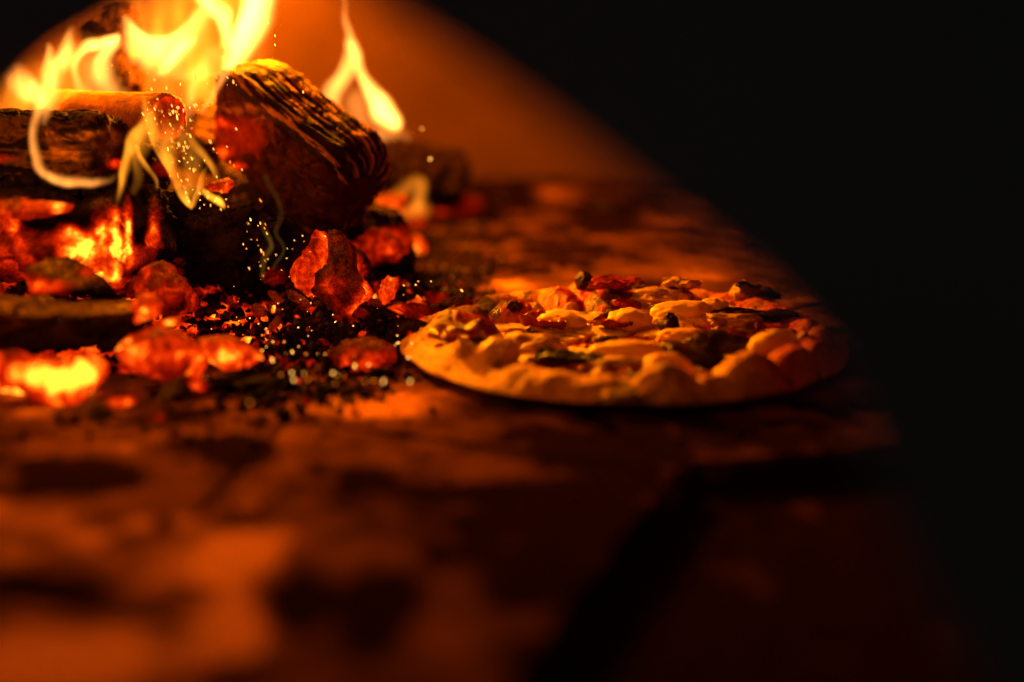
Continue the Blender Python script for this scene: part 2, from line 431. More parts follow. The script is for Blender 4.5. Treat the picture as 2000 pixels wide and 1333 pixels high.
# ------------------------------------------------------------------ coals traced as lumps with real depth
def spots(P, L, val=0.0, seed=0, nscale=80, namp=.5):
    x, y, _ = proj(P); n = namp*fbm(P*nscale, 3, seed)
    r = np.full(len(P), float(val))
    for (a, b, rx, ry, s) in L:
        q = ((x-a)/rx)**2+((y-b)/ry)**2
        r += s*np.exp(-np.maximum(q*(1+n)+n*.4, 0)**1.5)
    return r
def lump(name, label, poly, d, thick, heat=0., hsp=(), ash=0., asp=(), seed=1, rough=.0022, facet=.14, sub=5, cat='coal', group=None, topash=0., tilt=0., edge=0.):
    poly = np.array(poly, float); c = (poly.max(0)+poly.min(0))/2
    # area centroid
    x, y = poly[:, 0], poly[:, 1]; x2, y2 = np.roll(x, -1), np.roll(y, -1); cr = x*y2-x2*y; A = cr.sum()/2
    c = np.array([((x+x2)*cr).sum(), ((y+y2)*cr).sum()])/(6*A)
    D, Fi = ico(sub)
    # radial outline r(theta)
    tt = np.arctan2(D[:, 1], D[:, 0])
    dirs = np.stack([np.cos(tt), np.sin(tt)], 1)
    R = np.zeros(len(D))
    for i in range(len(poly)):
        a = poly[i]-c; b = poly[(i+1) % len(poly)]-c
        e = b-a; den = dirs[:, 0]*e[1]-dirs[:, 1]*e[0]
        with np.errstate(divide='ignore', invalid='ignore'):
            t = (a[0]*e[1]-a[1]*e[0])/den; u = (a[0]*dirs[:, 1]-a[1]*dirs[:, 0])/den
        ok = (t > 0) & (u >= -1e-6) & (u <= 1+1e-6); R = np.where(ok, np.maximum(R, t), R)
    cf = np.sqrt(np.clip(1-D[:, 2]**2, 0, 1)); prof = cf**.62
    r1 = np.random.default_rng(seed)
    zf = np.sign(D[:, 2])*np.abs(D[:, 2])**.8
    # flat broken facets
    Un = np.stack([dirs[:, 0]*prof, dirs[:, 1]*prof, zf], 1)
    for _ in range(9):
        n = r1.normal(size=3); n[2] = -abs(n[2])-.35; n /= np.linalg.norm(n)
        hcut = r1.uniform(.42, .80); cut = np.clip(Un@n-hcut, 0, None); Un -= (cut*.95)[:, None]*n
    zf = Un[:, 2]; shf = Un[:, :2]-np.stack([dirs[:, 0]*prof, dirs[:, 1]*prof], 1)
    P = (np.array([0, 0, CAMZ])+ray(*c)*d) + ((dirs[:, 0]*R*prof)*d/FPX)[:, None]*RIGHT - ((dirs[:, 1]*R*prof)*d/FPX)[:, None]*UP + (zf*thick/2)[:, None]*FWD
    Rm = R.mean()*d/FPX
    P = P+(shf[:, 0]*Rm*.6)[:, None]*RIGHT-(shf[:, 1]*Rm*.6)[:, None]*UP
    P = P+(FWD*tilt)[None]*(dirs[:, 1]*R*prof)[:, None]/200*-.02
    nrm = D@np.stack([RIGHT, -UP, FWD]); sc = 1/.02
    f1, f2, iv = voro(P*55+seed, seed)
    crack = np.exp(-((f2-f1)/.10)**2)
    disp = (iv-.5)*facet*.02 + rough*1.6*fbm(P*70, 4, seed)+rough*.7*ridged(P*190, 3, seed+3) - crack*rough*.45
    P = P+nrm*disp[:, None]
    up = nrm[:, 2]
    if topash == 0 and (heat > .2 or hsp) and len(asp) < 3: topash = .22
    H = spots(P, hsp, heat, seed)+crack*.06*(heat > .05)+edge*(1-np.abs(D[:, 2]))**3
    H = np.clip(H*(1-.25*np.clip(disp/rough, -1, 1)), 0, 1)
    As = np.clip(spots(P, asp, ash, seed+9)+topash*sstep(.15, .65, up+.55*fbm(P*75, 4, seed+4))*(.45+.55*sstep(-.25, .25, fbm(P*260, 3, seed+5))), 0, 1)
    o = make(name, P-P.mean(0), Fi, COAL, attrs={'ember': H, 'ash': As}); o.location = P.mean(0)
    return tag(o, label, cat, group)

G1 = 'large coals heaped in front of the logs'
lump('charcoal_mass', 'rough black charred block below the leaning log', [(325, 385), (380, 372), (450, 395), (520, 385), (575, 430), (580, 500), (560, 545), (500, 575), (400, 570), (340, 540), (315, 460)], 1.04, .09, 0, [(540, 540, 30, 20, .3), (350, 520, 16, 20, .25)], .02, [(390, 430, 30, 18, .25), (440, 400, 25, 12, .3)], 3, .0050, .45, 6, 'charred wood', topash=.03)
lump('burning_block', 'wide charred block at the left edge split by a bright yellow crack', [(-80, 340), (60, 335), (150, 365), (250, 368), (310, 372), (345, 420), (350, 500), (320, 560), (230, 585), (100, 560), (-80, 560)], .985, .10, .0,
     [(170, 500, 55, 45, .62), (150, 470, 90, 30, .35), (40, 500, 70, 60, .42), (228, 470, 9, 55, .75), (250, 450, 9, 65, .75), (262, 500, 26, 22, .6), (300, 440, 14, 60, .5), (205, 425, 30, 30, .35), (-20, 420, 60, 40, .4), (200, 550, 60, 25, .6)], 0, [(205, 398, 22, 10, .8), (318, 455, 12, 12, .6), (300, 420, 14, 40, .6), (345, 478, 14, 12, .9), (60, 400, 60, 9, .5)], 5, .0045, .4, 6, 'charred wood')
lump('charcoal_mass', 'dark charred mass carrying the lower end of the leaning log', [(420, 300), (520, 330), (640, 370), (760, 405), (800, 440), (800, 520), (700, 575), (560, 570), (450, 480), (390, 400)], 1.20, .11, 0, [(770, 470, 40, 30, .45), (690, 500, 60, 24, .4), (600, 520, 40, 30, .3)], .05, (), 9, .005, .5, 6, 'charred wood', topash=.05)
lump('crack_flake', 'small glowing chip hanging in the cracked block', [(196, 520), (225, 508), (240, 525), (228, 552), (205, 548)], .94, .012, .72, (), .1, (), 6, sub=4, group=G1)
lump('ember_strip', 'thin red ember strip at the left edge above the cracked block', [(-40, 395), (40, 390), (100, 392), (140, 400), (125, 414), (80, 424), (-40, 430)], .93, .03, .38, [(120, 405, 30, 10, .2)], .35, [(110, 398, 40, 10, .5)], 8, .002, .2, 5, group=G1)
lump('ash_slab', 'long flat slab with tan ash top and dark underside at left edge', [(-120, 582), (60, 572), (180, 576), (262, 582), (300, 596), (286, 622), (262, 650), (262, 682), (120, 694), (-120, 690)], .905, .10, 0., [(300, 600, 18, 22, .5), (262, 680, 30, 14, .3)], 0., [(-40, 605, 150, 25, 1), (100, 600, 110, 22, 1), (220, 602, 90, 20, 1), (120, 640, 22, 14, .5), (20, 635, 50, 12, .5)], 12, .0025, .2, 6, 'charred wood', edge=0)
lump('ash_wedge', 'pointed ash covered wedge lying above the flat slab', [(50, 530), (95, 510), (135, 502), (170, 520), (215, 560), (222, 580), (130, 582), (55, 578)], .925, .05, .05, [(90, 560, 50, 16, .6), (180, 530, 30, 14, .4), (60, 545, 30, 20, .4)], .0, [(110, 520, 60, 14, 1), (165, 545, 40, 14, 1)], 14, .002, .1, 5, group=G1)
lump('hot_coal', 'brightest yellow coal glowing beneath the flat slab', [(-120, 672), (0, 690), (60, 702), (120, 708), (165, 690), (195, 700), (200, 730), (180, 765), (150, 790), (120, 806), (70, 796), (30, 776), (-120, 760)], .87, .06, .62,
     [(60, 735, 70, 22, .3), (150, 735, 30, 34, .35), (100, 755, 60, 16, .2)], 0, (), 16, .0025, .2, 6, group=G1)
lump('ember_coal', 'glowing coal with a yellow left tip right of the flat slab', [(226, 682), (250, 655), (300, 636), (345, 648), (382, 668), (402, 700), (385, 742), (350, 752), (318, 738), (290, 735), (250, 715)], .885, .05, .50, [(248, 686, 26, 22, .5), (285, 690, 40, 34, .15), (380, 740, 20, 20, .15)], .05, [(330, 655, 50, 12, .5)], 18, .0022, .2, 5, group=G1)
lump('ember_coal', 'pointed orange coal right of the yellow tipped coal', [(372, 668), (410, 654), (445, 652), (480, 670), (514, 697), (492, 714), (452, 737), (418, 728), (385, 712)], .91, .045, .50, [(440, 700, 40, 20, .12)], .05, [(440, 660, 60, 10, .8), (490, 688, 20, 10, .4)], 20, .0014, .1, 5, group=G1)
lump('ember_coal', 'lone ember lump touching the left rim of the pizza', [(648, 690), (672, 670), (705, 664), (745, 665), (776, 676), (778, 700), (760, 730), (735, 748), (700, 750), (668, 728)], .945, .04, .25, [(710, 715, 34, 28, .35), (690, 680, 25, 14, .25), (672, 705, 10, 22, .4)], .08, [(690, 672, 40, 9, .5), (715, 665, 34, 9, .6)], 22, .0022, .22, 5, group=G1)
lump('ember_shard', 'upright orange shard leaning behind the ash flecked one', [(572, 528), (590, 498), (606, 480), (614, 447), (632, 452), (648, 470), (652, 520), (640, 575), (600, 580), (574, 560)], 1.045, .03, .62, [(625, 560, 16, 14, .2), (620, 470, 12, 20, -.25)], .0, [(628, 510, 20, 30, .2)], 24, .0018, .15, 5, group=G1)
lump('ember_shard', 'tall ash flecked shard standing in the middle of the embers', [(640, 450), (652, 448), (672, 462), (690, 484), (702, 515), (718, 545), (734, 568), (722, 592), (702, 606), (682, 618), (655, 606), (632, 582), (612, 568), (618, 535), (636, 515)], 1.015, .035, .20,
     [(708, 575, 20, 24, .45), (690, 606, 22, 14, .5), (640, 560, 20, 20, .25), (716, 548, 8, 20, .3)], .1, [(680, 500, 14, 34, .8), (700, 545, 14, 24, .9), (655, 470, 14, 20, .5), (655, 530, 30, 30, .35)], 26, .0022, .2, 6, group=G1)
lump('ember_coal', 'long coal half hidden behind the left rim of the pizza', [(746, 603), (775, 593), (830, 596), (865, 585), (905, 580), (925, 590), (905, 625), (850, 642), (790, 628)], 1.06, .04, .12, [(780, 606, 36, 16, .55), (830, 630, 14, 14, .3)], .05, [(880, 588, 24, 8, .4)], 28, .002, .2, 5, group=G1)
lump('ember_chip', 'narrow upright ember chip behind the lone ember lump', [(742, 548), (758, 536), (780, 541), (776, 560), (764, 580), (750, 595), (740, 580)], 1.05, .015, .58, (), .1, [(770, 550, 12, 20, .6)], 30, sub=4, group=G1)
lump('ember_coal', 'dull red coal beneath the lower end of the leaning log', [(690, 470), (712, 450), (745, 446), (775, 465), (795, 492), (775, 510), (735, 505), (700, 500)], 1.16, .05, .34, [(775, 495, 20, 12, .25)], .05, [(760, 455, 24, 10, .3)], 32, .003, .3, 5, group=G1)
lump('ember_coal', 'soft red coal with ash cap behind the flat slab', [(262, 560), (280, 525), (318, 518), (360, 540), (385, 575), (375, 610), (320, 622), (278, 605)], .97, .05, .34, [(290, 530, 14, 12, .3)], .0, [(335, 545, 34, 16, .8)], 34, .0026, .3, 5, group=G1)
lump('ember_coal', 'small round orange coal at the right end of the flat slab', [(252, 590), (275, 570), (302, 575), (314, 594), (304, 620), (270, 632), (254, 615)], .905, .025, .58, (), .15, [(280, 585, 20, 10, .3)], 36, .0014, .1, 4, group=G1)
lump('ember_stick', 'short bright stick lying on top of the yellow tipped coal', [(305, 624), (352, 621), (355, 634), (308, 640)], .905, .010, .42, [(340, 628, 22, 8, .4)], .3, (), 38, .0008, .05, 4, 'ember')
lump('ember_coal', 'orange coal below the right end of the brightest coal', [(146, 792), (190, 778), (228, 768), (262, 778), (272, 792), (240, 806), (170, 816), (146, 812)], .86, .03, .18, [(240, 786, 30, 12, .5)], .2, [(180, 796, 40, 12, .7)], 40, .0018, .2, 5, group=G1)
lump('ash_chunk', 'tan ash chunk below the yellow tipped coal', [(302, 780), (318, 755), (350, 742), (366, 762), (362, 786), (330, 798)], .875, .025, .04, (), .75, (), 42, .0025, .3, 5, 'ash chunk')
lump('ember_bead', 'small red ember bead on the hearth below the tan ash chunk', [(316, 812), (330, 806), (344, 815), (344, 838), (328, 844), (316, 834)], .842, .010, .60, (), 0, (), 44, .0008, .05, 4, 'ember')
lump('ember_chip', 'red ember flake caught in the sparks under the log face', [(402, 364), (420, 352), (440, 346), (456, 352), (460, 366), (438, 376), (412, 374)], .985, .012, .50, (), .1, [(440, 352, 20, 8, .5)], 46, .0015, .3, 5, 'ember')
lump('ember_coal', 'red coal between the pointed coal and the cracked block', [(345, 735), (372, 722), (400, 745), (396, 772), (362, 770)], .885, .02, .42, (), .1, (), 48, .0018, .2, 4, group=G1)
lump('charcoal_lump', 'black charcoal lump on the hearth below the brightest coal', [(150, 826), (185, 808), (222, 822), (236, 870), (222, 905), (168, 912), (146, 872)], .835, .05, 0, (), .05, (), 50, .003, .3, 5, 'coal')
lump('charcoal_lump', 'low dark charcoal lump at the left edge under the brightest coal', [(-60, 800), (40, 806), (120, 816), (140, 845), (90, 872), (-60, 870)], .84, .06, 0, [(10, 800, 60, 14, .35)], .05, (), 52, .003, .3, 5, 'coal')
lump('charcoal_lump', 'flat black charcoal piece in front of the pointed orange coal', [(395, 738), (460, 728), (530, 735), (545, 752), (490, 768), (410, 764)], .885, .04, 0, (), .05, (), 54, .003, .3, 5, 'coal')
lump('charcoal_lump', 'black charcoal lump between the lone ember and the pizza rim', [(770, 645), (800, 632), (835, 640), (842, 668), (812, 680), (778, 676)], .99, .04, 0, [(800, 655, 8, 12, .5)], .03, (), 56, .003, .3, 5, 'coal')
lump('charcoal_lump', 'small dark lump on the hearth far behind the pizza', [(1135, 425), (1160, 396), (1195, 392), (1230, 420), (1228, 440), (1140, 440)], 1.62, .05, 0, (), .05, (), 58, .003, .3, 4, 'coal')
lump('charcoal_lump', 'dark crumbly lump right of the red glow behind the log', [(905, 425), (930, 408), (965, 412), (975, 436), (915, 440)], 1.6, .04, 0, (), .05, (), 60, .003, .3, 4, 'coal')
G2 = 'ember fragments scattered on the hearth behind the pizza'
for (x, y, r, d, ht, lb) in [(966, 488, 9, 1.44, .78, 'tiny round ember alone on the hearth behind the pizza'),
                             (1116, 488, 14, 1.44, .62, 'oval ember with a pale end far behind the pizza'),
                             (1131, 541, 16, 1.27, .62, 'orange ember peeking over the back rim of the pizza'),
                             (828, 512, 10, 1.36, .55, 'red ember sliver between the fire and the bare hearth'),
                             (806, 437, 22, 1.5, .50, 'red ember below the small flame behind the log'),
                             (868, 392, 34, 1.5, .34, 'dull red coal right of the small flame behind the log'),
                             (912, 398, 22, 1.55, .3, 'faint red coal at the far right of the fire'),
                             (762, 398, 26, 1.35, .45, 'orange coal behind the lower end of the leaning log'),
                             (1166, 505, 7, 1.4, .2, 'dark speck of charcoal beside the oval ember')]:
    po = [(x+r*1.5*math.cos(a)*random.uniform(.8, 1.2), y+r*math.sin(a)*random.uniform(.8, 1.2)) for a in np.linspace(0, 6.28, 8, endpoint=False)]
    lump('ember_fragment', lb, po, d, r*2.2/FPX*d, ht, (), .1, (), int(x), .0015, .2, 4, 'ember', G2)

rf = random.Random(5); seen_l = set()
for k in range(34):
    if k < 22: x, y = rf.uniform(-20, 420), rf.uniform(540, 800)
    else: x, y = rf.uniform(540, 880), rf.uniform(470, 640)
    r_ = rf.uniform(9, 24); g_ = mound_h(PZ(x, y, .03)[None, :2])[0]
    d_ = (CAMZ-min(g_, .06)-.006)/-ray(x, y)[2]
    if k < 22: d_ = max(d_, .93)
    po = [(x+r_*1.35*math.cos(a)*rf.uniform(.7, 1.25), y+r_*math.sin(a)*rf.uniform(.7, 1.25)) for a in np.linspace(0, 6.28, 8, endpoint=False)]
    ht_, as_ = rf.choice([.15, .3, .4, .5, .62]), rf.choice([0.01, .6, .9])
    w1 = {.15: 'nearly black', .3: 'dull red', .4: 'deep red', .5: 'bright red', .62: 'orange glowing'}[ht_]; w2 = {.01: 'bare', .6: 'ash dusted', .9: 'ash capped'}[as_]
    if k < 22: w3 = 'under the cracked block' if y < 610 else ('behind the yellow tipped coal' if y < 690 and x > 220 else ('in the shade of the flat slab' if y < 690 else ('below the yellow tipped coal' if x > 230 else 'around the brightest coal')))
    else: w3 = 'left of the tall ash flecked shard' if x < 640 else ('behind the tall ash flecked shard' if y < 540 else 'right of the tall ash flecked shard')
    szw = 'big ' if r_ > 17 else ('medium ' if r_ > 13 else 'small ')
    while (szw+w1+w2+w3) in seen_l: szw = {'big ': 'broad ', 'broad ': 'hefty ', 'medium ': 'middling ', 'small ': 'tiny '}.get(szw, 'odd ')
    seen_l.add(szw+w1+w2+w3)
    lump('ember_coal', szw+w1+' '+w2+' coal packed '+w3, po, d_, r_*2.0/FPX*d_, ht_, (), 0, (), 100+k, .002, .3, 4, 'coal', 'coals packed in the ember bed' if k < 22 else 'coals packed around the tall shard', topash=as_)

# flaky splinters near the middle, each its own chip
G3 = 'thin charcoal flakes under the leaning log'
FL = [(540, 582, 34, 9, .45, 'curved tan flake under the black block'), (585, 585, 40, 10, .35, 'striped brown flake left of the tall shard'), (518, 566, 26, 8, .3, 'twisted flake at the foot of the black block'),
      (505, 605, 22, 12, .4, 'small folded flake above the brightest crumbs'), (537, 632, 14, 14, .4, 'ring shaped orange flake beside the brightest crumbs'), (480, 575, 20, 10, .3, 'pale flake below the black block on the left')]
for k, (x, y, a, b, ht, lb) in enumerate(FL):
    an = .6; po = [(x+a/1.3*math.cos(t)*math.cos(an)-b*math.sin(t)*math.sin(an), y+a/1.3*math.cos(t)*math.sin(an)+b*math.sin(t)*math.cos(an)) for t in np.linspace(0, 6.28, 10, endpoint=False)]
    lump('charcoal_flake', lb, po, PZ(x, y, .02)[1]*CP+.05, .006, ht*.6, (), .8, (), 70+k, .001, .1, 4, 'charcoal flake', G3)

# ------------------------------------------------------------------ logs
def log(name, label, A, B, r, mode='bark', seed=1, flat=None, heat=0., hsp=(), tan=.3, tansp=(), nu=150, nv=170, squash=1., endheat=0., rr=None, cat='log', group=None, base=(.020, .008, .004), facecol=(.045, .010, .003), endcol=None, rnd=.10):
    A = PD(*A) if len(A) == 3 else A; B = PD(*B)
    ax = B-A; L = np.linalg.norm(ax); ax /= L
    u = np.cross(ax, FWD); u /= np.linalg.norm(u)
    if u[2] < 0: u = -u
    w = np.cross(ax, u)
    if w[1] > 0: w = -w                       # w points to the camera
    T = np.linspace(0, 1, nu); a = np.linspace(0, 2*math.pi, nv, endpoint=False)
    TT, AA = np.meshgrid(T, a, indexing='ij'); TT = TT.ravel(); AA = AA.ravel()
    ang = AA
    S = np.stack([TT*L, np.cos(ang)*r, np.sin(ang)*r], 1)
    rad = r*(1+.08*fbm(np.stack([TT*L*6, np.cos(ang)*1.2, np.sin(ang)*1.2], 1)+seed, 3, seed))
    isflat = np.zeros(len(TT))
    if flat:
        for (fa, fh, *tex) in flat:
            c = np.cos(ang-fa); lim = np.where(c > .05, fh*r/np.maximum(c, .05), 9)
            lim += .05*r*fbm(S*60+seed, 3, seed+5)
            isflat = np.where((lim < rad) & (not tex), 1., isflat); rad = np.minimum(rad, lim)
    fib = np.stack([TT*L*(11 if mode == 'bark' else 14), np.cos(ang)*r*(120 if mode == 'bark' else 75), np.sin(ang)*r*(120 if mode == 'bark' else 75)], 1)
    f = ridged(fib*1.6+seed, 4, seed); f2_ = fbm(fib*4+seed, 3, seed+2)
    v1, v2, vid = voro(np.stack([TT*L*55, np.cos(ang)*r*95, np.sin(ang)*r*95], 1)+seed, seed+7)
    blk = sstep(.02, .22, v2-v1)
    if mode == 'bark': disp = (.0042*f+.0014*f2_)*(1-isflat*.6)+isflat*(.0016*(blk-1)+(vid-.5)*.0012)
    elif mode == 'char': disp = .0035*(blk-1)+.0016*fbm(S*150, 3, seed)+.002*f*.5+(vid-.5)*.002
    else: disp = .0006*f+.0003*f2_
    endr = np.clip(np.minimum(TT, 1-TT)*L/(rnd*r), 0, 1); endr = (1-rnd)+rnd*np.sqrt(1-(1-endr)**2)
    rad = rad*endr+disp
    bend = .05*r*fbm(np.stack([TT*3, TT*0, TT*0], 1)+seed, 2, seed+1)
    ce = A+TT[:, None]*L*ax+bend[:, None]*u
    ce = ce + ax[None]*(.10*r*fbm(np.stack([np.cos(ang)*3, np.sin(ang)*3, TT*0], 1)+seed, 3, seed+44)*np.where(TT > .5, 1, -1)*(np.abs(TT-.5) > .46))[:, None]
    P = ce+(np.cos(ang)*rad)[:, None]*u+(np.sin(ang)*rad*squash)[:, None]*w
    # caps
    Vc = [P]; Fc = [grid_faces(nu, nv, True)]; n0 = len(P)
    caps = []
    ncap = 14
    prev0 = np.arange(nv); prev1 = (nu-1)*nv+np.arange(nv)
    for side, prev, cpt in ((0, prev0, A), (1, prev1, B)):
        ring = P[prev]; cm = ring.mean(0)
        for k in range(1, ncap+1):
            s = 1-k/(ncap+.0); s = max(s, .01)
            dv = ring-cm; ln = np.linalg.norm(dv, axis=1)[:, None]; rg = cm+dv/ln*(ln*s+(ln.mean()-ln)*(1-s)*s)*1.0
            rgl = rg + ax[None]*(.0035*fbm(rg*110, 3, seed+side))[:, None] + (ax*(.03*r*(1-s))*(1 if side else -1))[None]
            Vc.append(rgl); idx = n0+np.arange(nv); n0 += nv
            q = np.stack([prev, idx, np.roll(idx, -1), np.roll(prev, -1)], 1)
            Fc.append(q if side == 0 else q[:, ::-1]); prev = idx; caps.append(np.full(nv, s))
    PP = np.concatenate(Vc); FF = np.concatenate(Fc)
    nE = len(PP)-len(P)
    cap = np.concatenate([np.zeros(len(P)), np.ones(nE)]); capr = np.concatenate([np.ones(len(P)), np.concatenate(caps)])
    fl_ = np.concatenate([isflat, np.zeros(nE)]); ff = np.concatenate([f, np.zeros(nE)])
    streak = np.concatenate([sstep(.50, .60, f + .35*fbm(np.stack([TT*L*9, ang*1.4, ang*0], 1)+seed, 2, seed+3))*(1-isflat), np.zeros(nE)])
    tanm = np.clip(spots(PP, tansp, tan, seed+2, 60, .3), 0, 1)
    base = np.array(base); tc = np.array([.42, .19, .07]); fc = np.array(facecol)
    vn = fbm(PP*90, 3, seed+6)[:, None]*.4+1
    col = base*vn*(1-fl_[:, None])+fc*vn*fl_[:, None]
    ec = np.array(endcol if endcol is not None else facecol)
    col = col*(1-cap[:, None])+ec*vn*cap[:, None]
    k = np.clip(streak*tanm, 0, 1)[:, None]; col = col*(1-k)+tc*k
    if tansp:
        k = np.clip(spots(PP, tansp, 0, seed+8, 90, .8), 0, 1)[:, None]*(.25+.75*sstep(-.1, .4, fbm(PP*np.array([60, 60, 140]), 3, seed+12)))[:, None]; col = col*(1-k)+tc*k
    H = np.clip(spots(PP, hsp, heat, seed+4, 90, .6)+cap*endheat*(.4+.6*capr**3), 0, 1)
    col = np.clip(col, 0, 1); nb = len(Fc[0])
    def piece(nm, Fp, par=None):
        us = np.unique(Fp); mp = -np.ones(len(PP), int); mp[us] = np.arange(len(us))
        return make(nm, (PP-A)[us], mp[Fp], LOG, par, attrs={'ember': H[us]}, cols={'col': col[us]})
    o = piece(name, FF[:nb]); half = nb+(len(FF)-nb)//2
    piece('log_end', FF[nb:half], o); piece('log_end', FF[half:], o)
    o.location = A
    return tag(o, label, cat, group)
G4 = 'burning logs stacked at the back left'
# leaning log in the middle: bark towards the upper right, split face to the lower left
log('split_log', 'large leaning split log with striped bark and dark split face', (452, 192, 1.15), (694, 388, 1.10), .0465, 'bark', 3, [(math.pi*.80, .52), (math.pi*.20, .86, 1)], 0.,
    [(405, 255, 14, 34, .5), (432, 300, 20, 12, .5), (462, 325, 24, 9, .55), (430, 240, 22, 10, .3), (470, 265, 75, 45, .34)], .95, [(470, 215, 40, 8, .8), (520, 235, 24, 10, .5), (540, 120, 40, 7, .6)], 300, 300, 1.0, group=G4, rnd=.5)
log('cut_log', 'short log with a round red cut end behind the sparks', (95, 222, 1.13), (326, 234, 1.02), .0180, 'smooth', 8, None, .0, (), .5, (), 120, 120, 1.0, .58, group=G4, base=(.50, .22, .08), facecol=(.4, .15, .06), endcol=(.35, .12, .07))
log('knobbly_log', 'dark log at the left edge with peeling pale patches', (-70, 292, 1.02), (222, 305, .99), .030, 'char', 12, None, 0., [(225, 320, 18, 12, .5), (0, 310, 40, 12, .35)], .15,
    [(100, 272, 26, 12, 1.3), (118, 288, 20, 10, 1.2), (150, 268, 16, 8, 1.2), (120, 305, 44, 9, 1.0), (205, 290, 16, 26, 1.3), (190, 262, 40, 7, 1.0), (220, 275, 20, 14, .8)], 160, 160, group=G4, base=(.008, .004, .0025))
log('upright_log', 'black upright charred log between the flames at top left', (232, 18, 1.22), (250, 185, 1.18), .0150, 'char', 16, None, 0, (), .1, [(262, 100, 12, 10, .5)], 130, 120, group=G4)
log('upright_log', 'dark stub leaning behind the curled flame', (185, 50, 1.26), (205, 170, 1.24), .015, 'char', 18, None, 0, (), .1, (), 90, 90, group=G4)
log('dark_log', 'dark blurred log lying behind the right hand flame', (700, 315, 1.42), (885, 352, 1.50), .033, 'char', 20, None, 0, (), .1, (), 100, 100, group=G4)
log('under_log', 'charred log hidden under the red cut end', (120, 300, 1.08), (330, 345, 1.10), .030, 'char', 22, None, 0, [(330, 330, 40, 20, .3)], .1, (), 100, 110, group=G4)
log('rear_log', 'charred log behind the leaning log lit by the tall flame', (360, 260, 1.22), (600, 330, 1.28), .03, 'char', 26, None, 0, (), .1, (), 100, 100, group=G4)

# ------------------------------------------------------------------ flames: bodies of glowing gas
FM = {}
def flame_mat(col, e):
    k = (col, e)
    if k not in FM:
        t = NT('flame_gas'); em = t.n('ShaderNodeEmission'); em.inputs[0].default_value = (*col, 1); em.inputs[1].default_value = e
        t.l(em.outputs[0], t.out.inputs['Volume']); FM[k] = t.m
    return FM[k]
def flame(name, label, d0, strokes, col=(1, .40, .075), e=260, tmax=.03, step=3., slope=0., seed=1, mod=.4, group='flames over the burning logs', p=2.2, wob=.01, widen=1.08):
    allp = np.array([(q[0]+sg*max(q[2], q[3]), q[1]+sy*max(q[2], q[3])) for s in strokes for q in s for sg in (-1.5, 1.5) for sy in (-1.5, 1.5)])
    lo = allp.min(0)-6; hi = allp.max(0)+6
    gx = np.arange(lo[0], hi[0], step); gy = np.arange(lo[1], hi[1], step)
    GX, GY = np.meshgrid(gx, gy, indexing='ij'); x = GX.ravel(); y = GY.ravel()
    tot = np.zeros(len(x))
    nz = fbm(np.stack([x/22, y/75, x*0], 1), 3, seed)*1.3
    xw = x+11*fbm(np.stack([x/60, y/60, x*0], 1), 2, seed+3); yw = y+9*fbm(np.stack([x/60, y/60, x*0+9], 1), 2, seed+4)
    for s in strokes:
        s = np.array(s, float); s[:, 2:4] *= widen; C = cat(s, 10)
        best = np.zeros(len(x))
        bd = np.full(len(x), 1e9); bt = np.zeros(len(x)); br = np.ones(len(x))
        for i in range(len(C)-1):
            a, b = C[i], C[i+1]; dx, dy = b[0]-a[0], b[1]-a[1]; L2 = dx*dx+dy*dy+1e-9
            t = np.clip(((xw-a[0])*dx+(yw-a[1])*dy)/L2, 0, 1)
            qx = xw-(a[0]+t*dx); qy = yw-(a[1]+t*dy); dd = np.hypot(qx, qy)
            side = (dx*qy-dy*qx) > 0           # right-hand side (y down)
            ra = a[2]+t*(b[2]-a[2]); rb = a[3]+t*(b[3]-a[3]); r = np.maximum(np.where(side, rb, ra), .5)
            v = (a[4]+t*(b[4]-a[4]))*np.clip(1-(dd/r)**2, 0, 1)**p
            best = np.maximum(best, v)
        tot = tot+best
    tot *= 1+mod*nz
    t = np.clip(tot, 0, 4)*tmax; ok = t > 6e-5
    t = np.where(ok, t+1.8e-4, 0)
    dep = d0+slope*(x-x.mean())/1000+wob*fbm(np.stack([x/90, y/90, x*0], 1), 2, seed+7)
    R = np.stack([(x-1000)/FPX, CP+(-(y-666.5)/FPX)*SP, -SP+(-(y-666.5)/FPX)*CP], 1); O = np.array([0, 0, CAMZ])
    Pf = O+R*(dep-t/2)[:, None]; Pb = O+R*(dep+t/2)[:, None]
    n = len(x); F = grid_faces(len(gx), len(gy))[:, ::-1]; F = F[ok[F].any(1)]
    idb = np.where(ok, np.arange(n)+n, np.arange(n))
    FF = np.concatenate([F, idb[F][:, ::-1]]); PP = np.concatenate([Pf, Pb])
    used = np.unique(FF); mp = -np.ones(len(PP), int); mp[used] = np.arange(len(used))
    c = PP[used].mean(0)
    o = make(name, PP[used]-c, mp[FF], flame_mat(col, e)); o.location = c
    return tag(o, label, 'flame', group)
WARM = (1, .31, .045); PALE = (1, .29, .015); HAZE = (1, .25, .012)
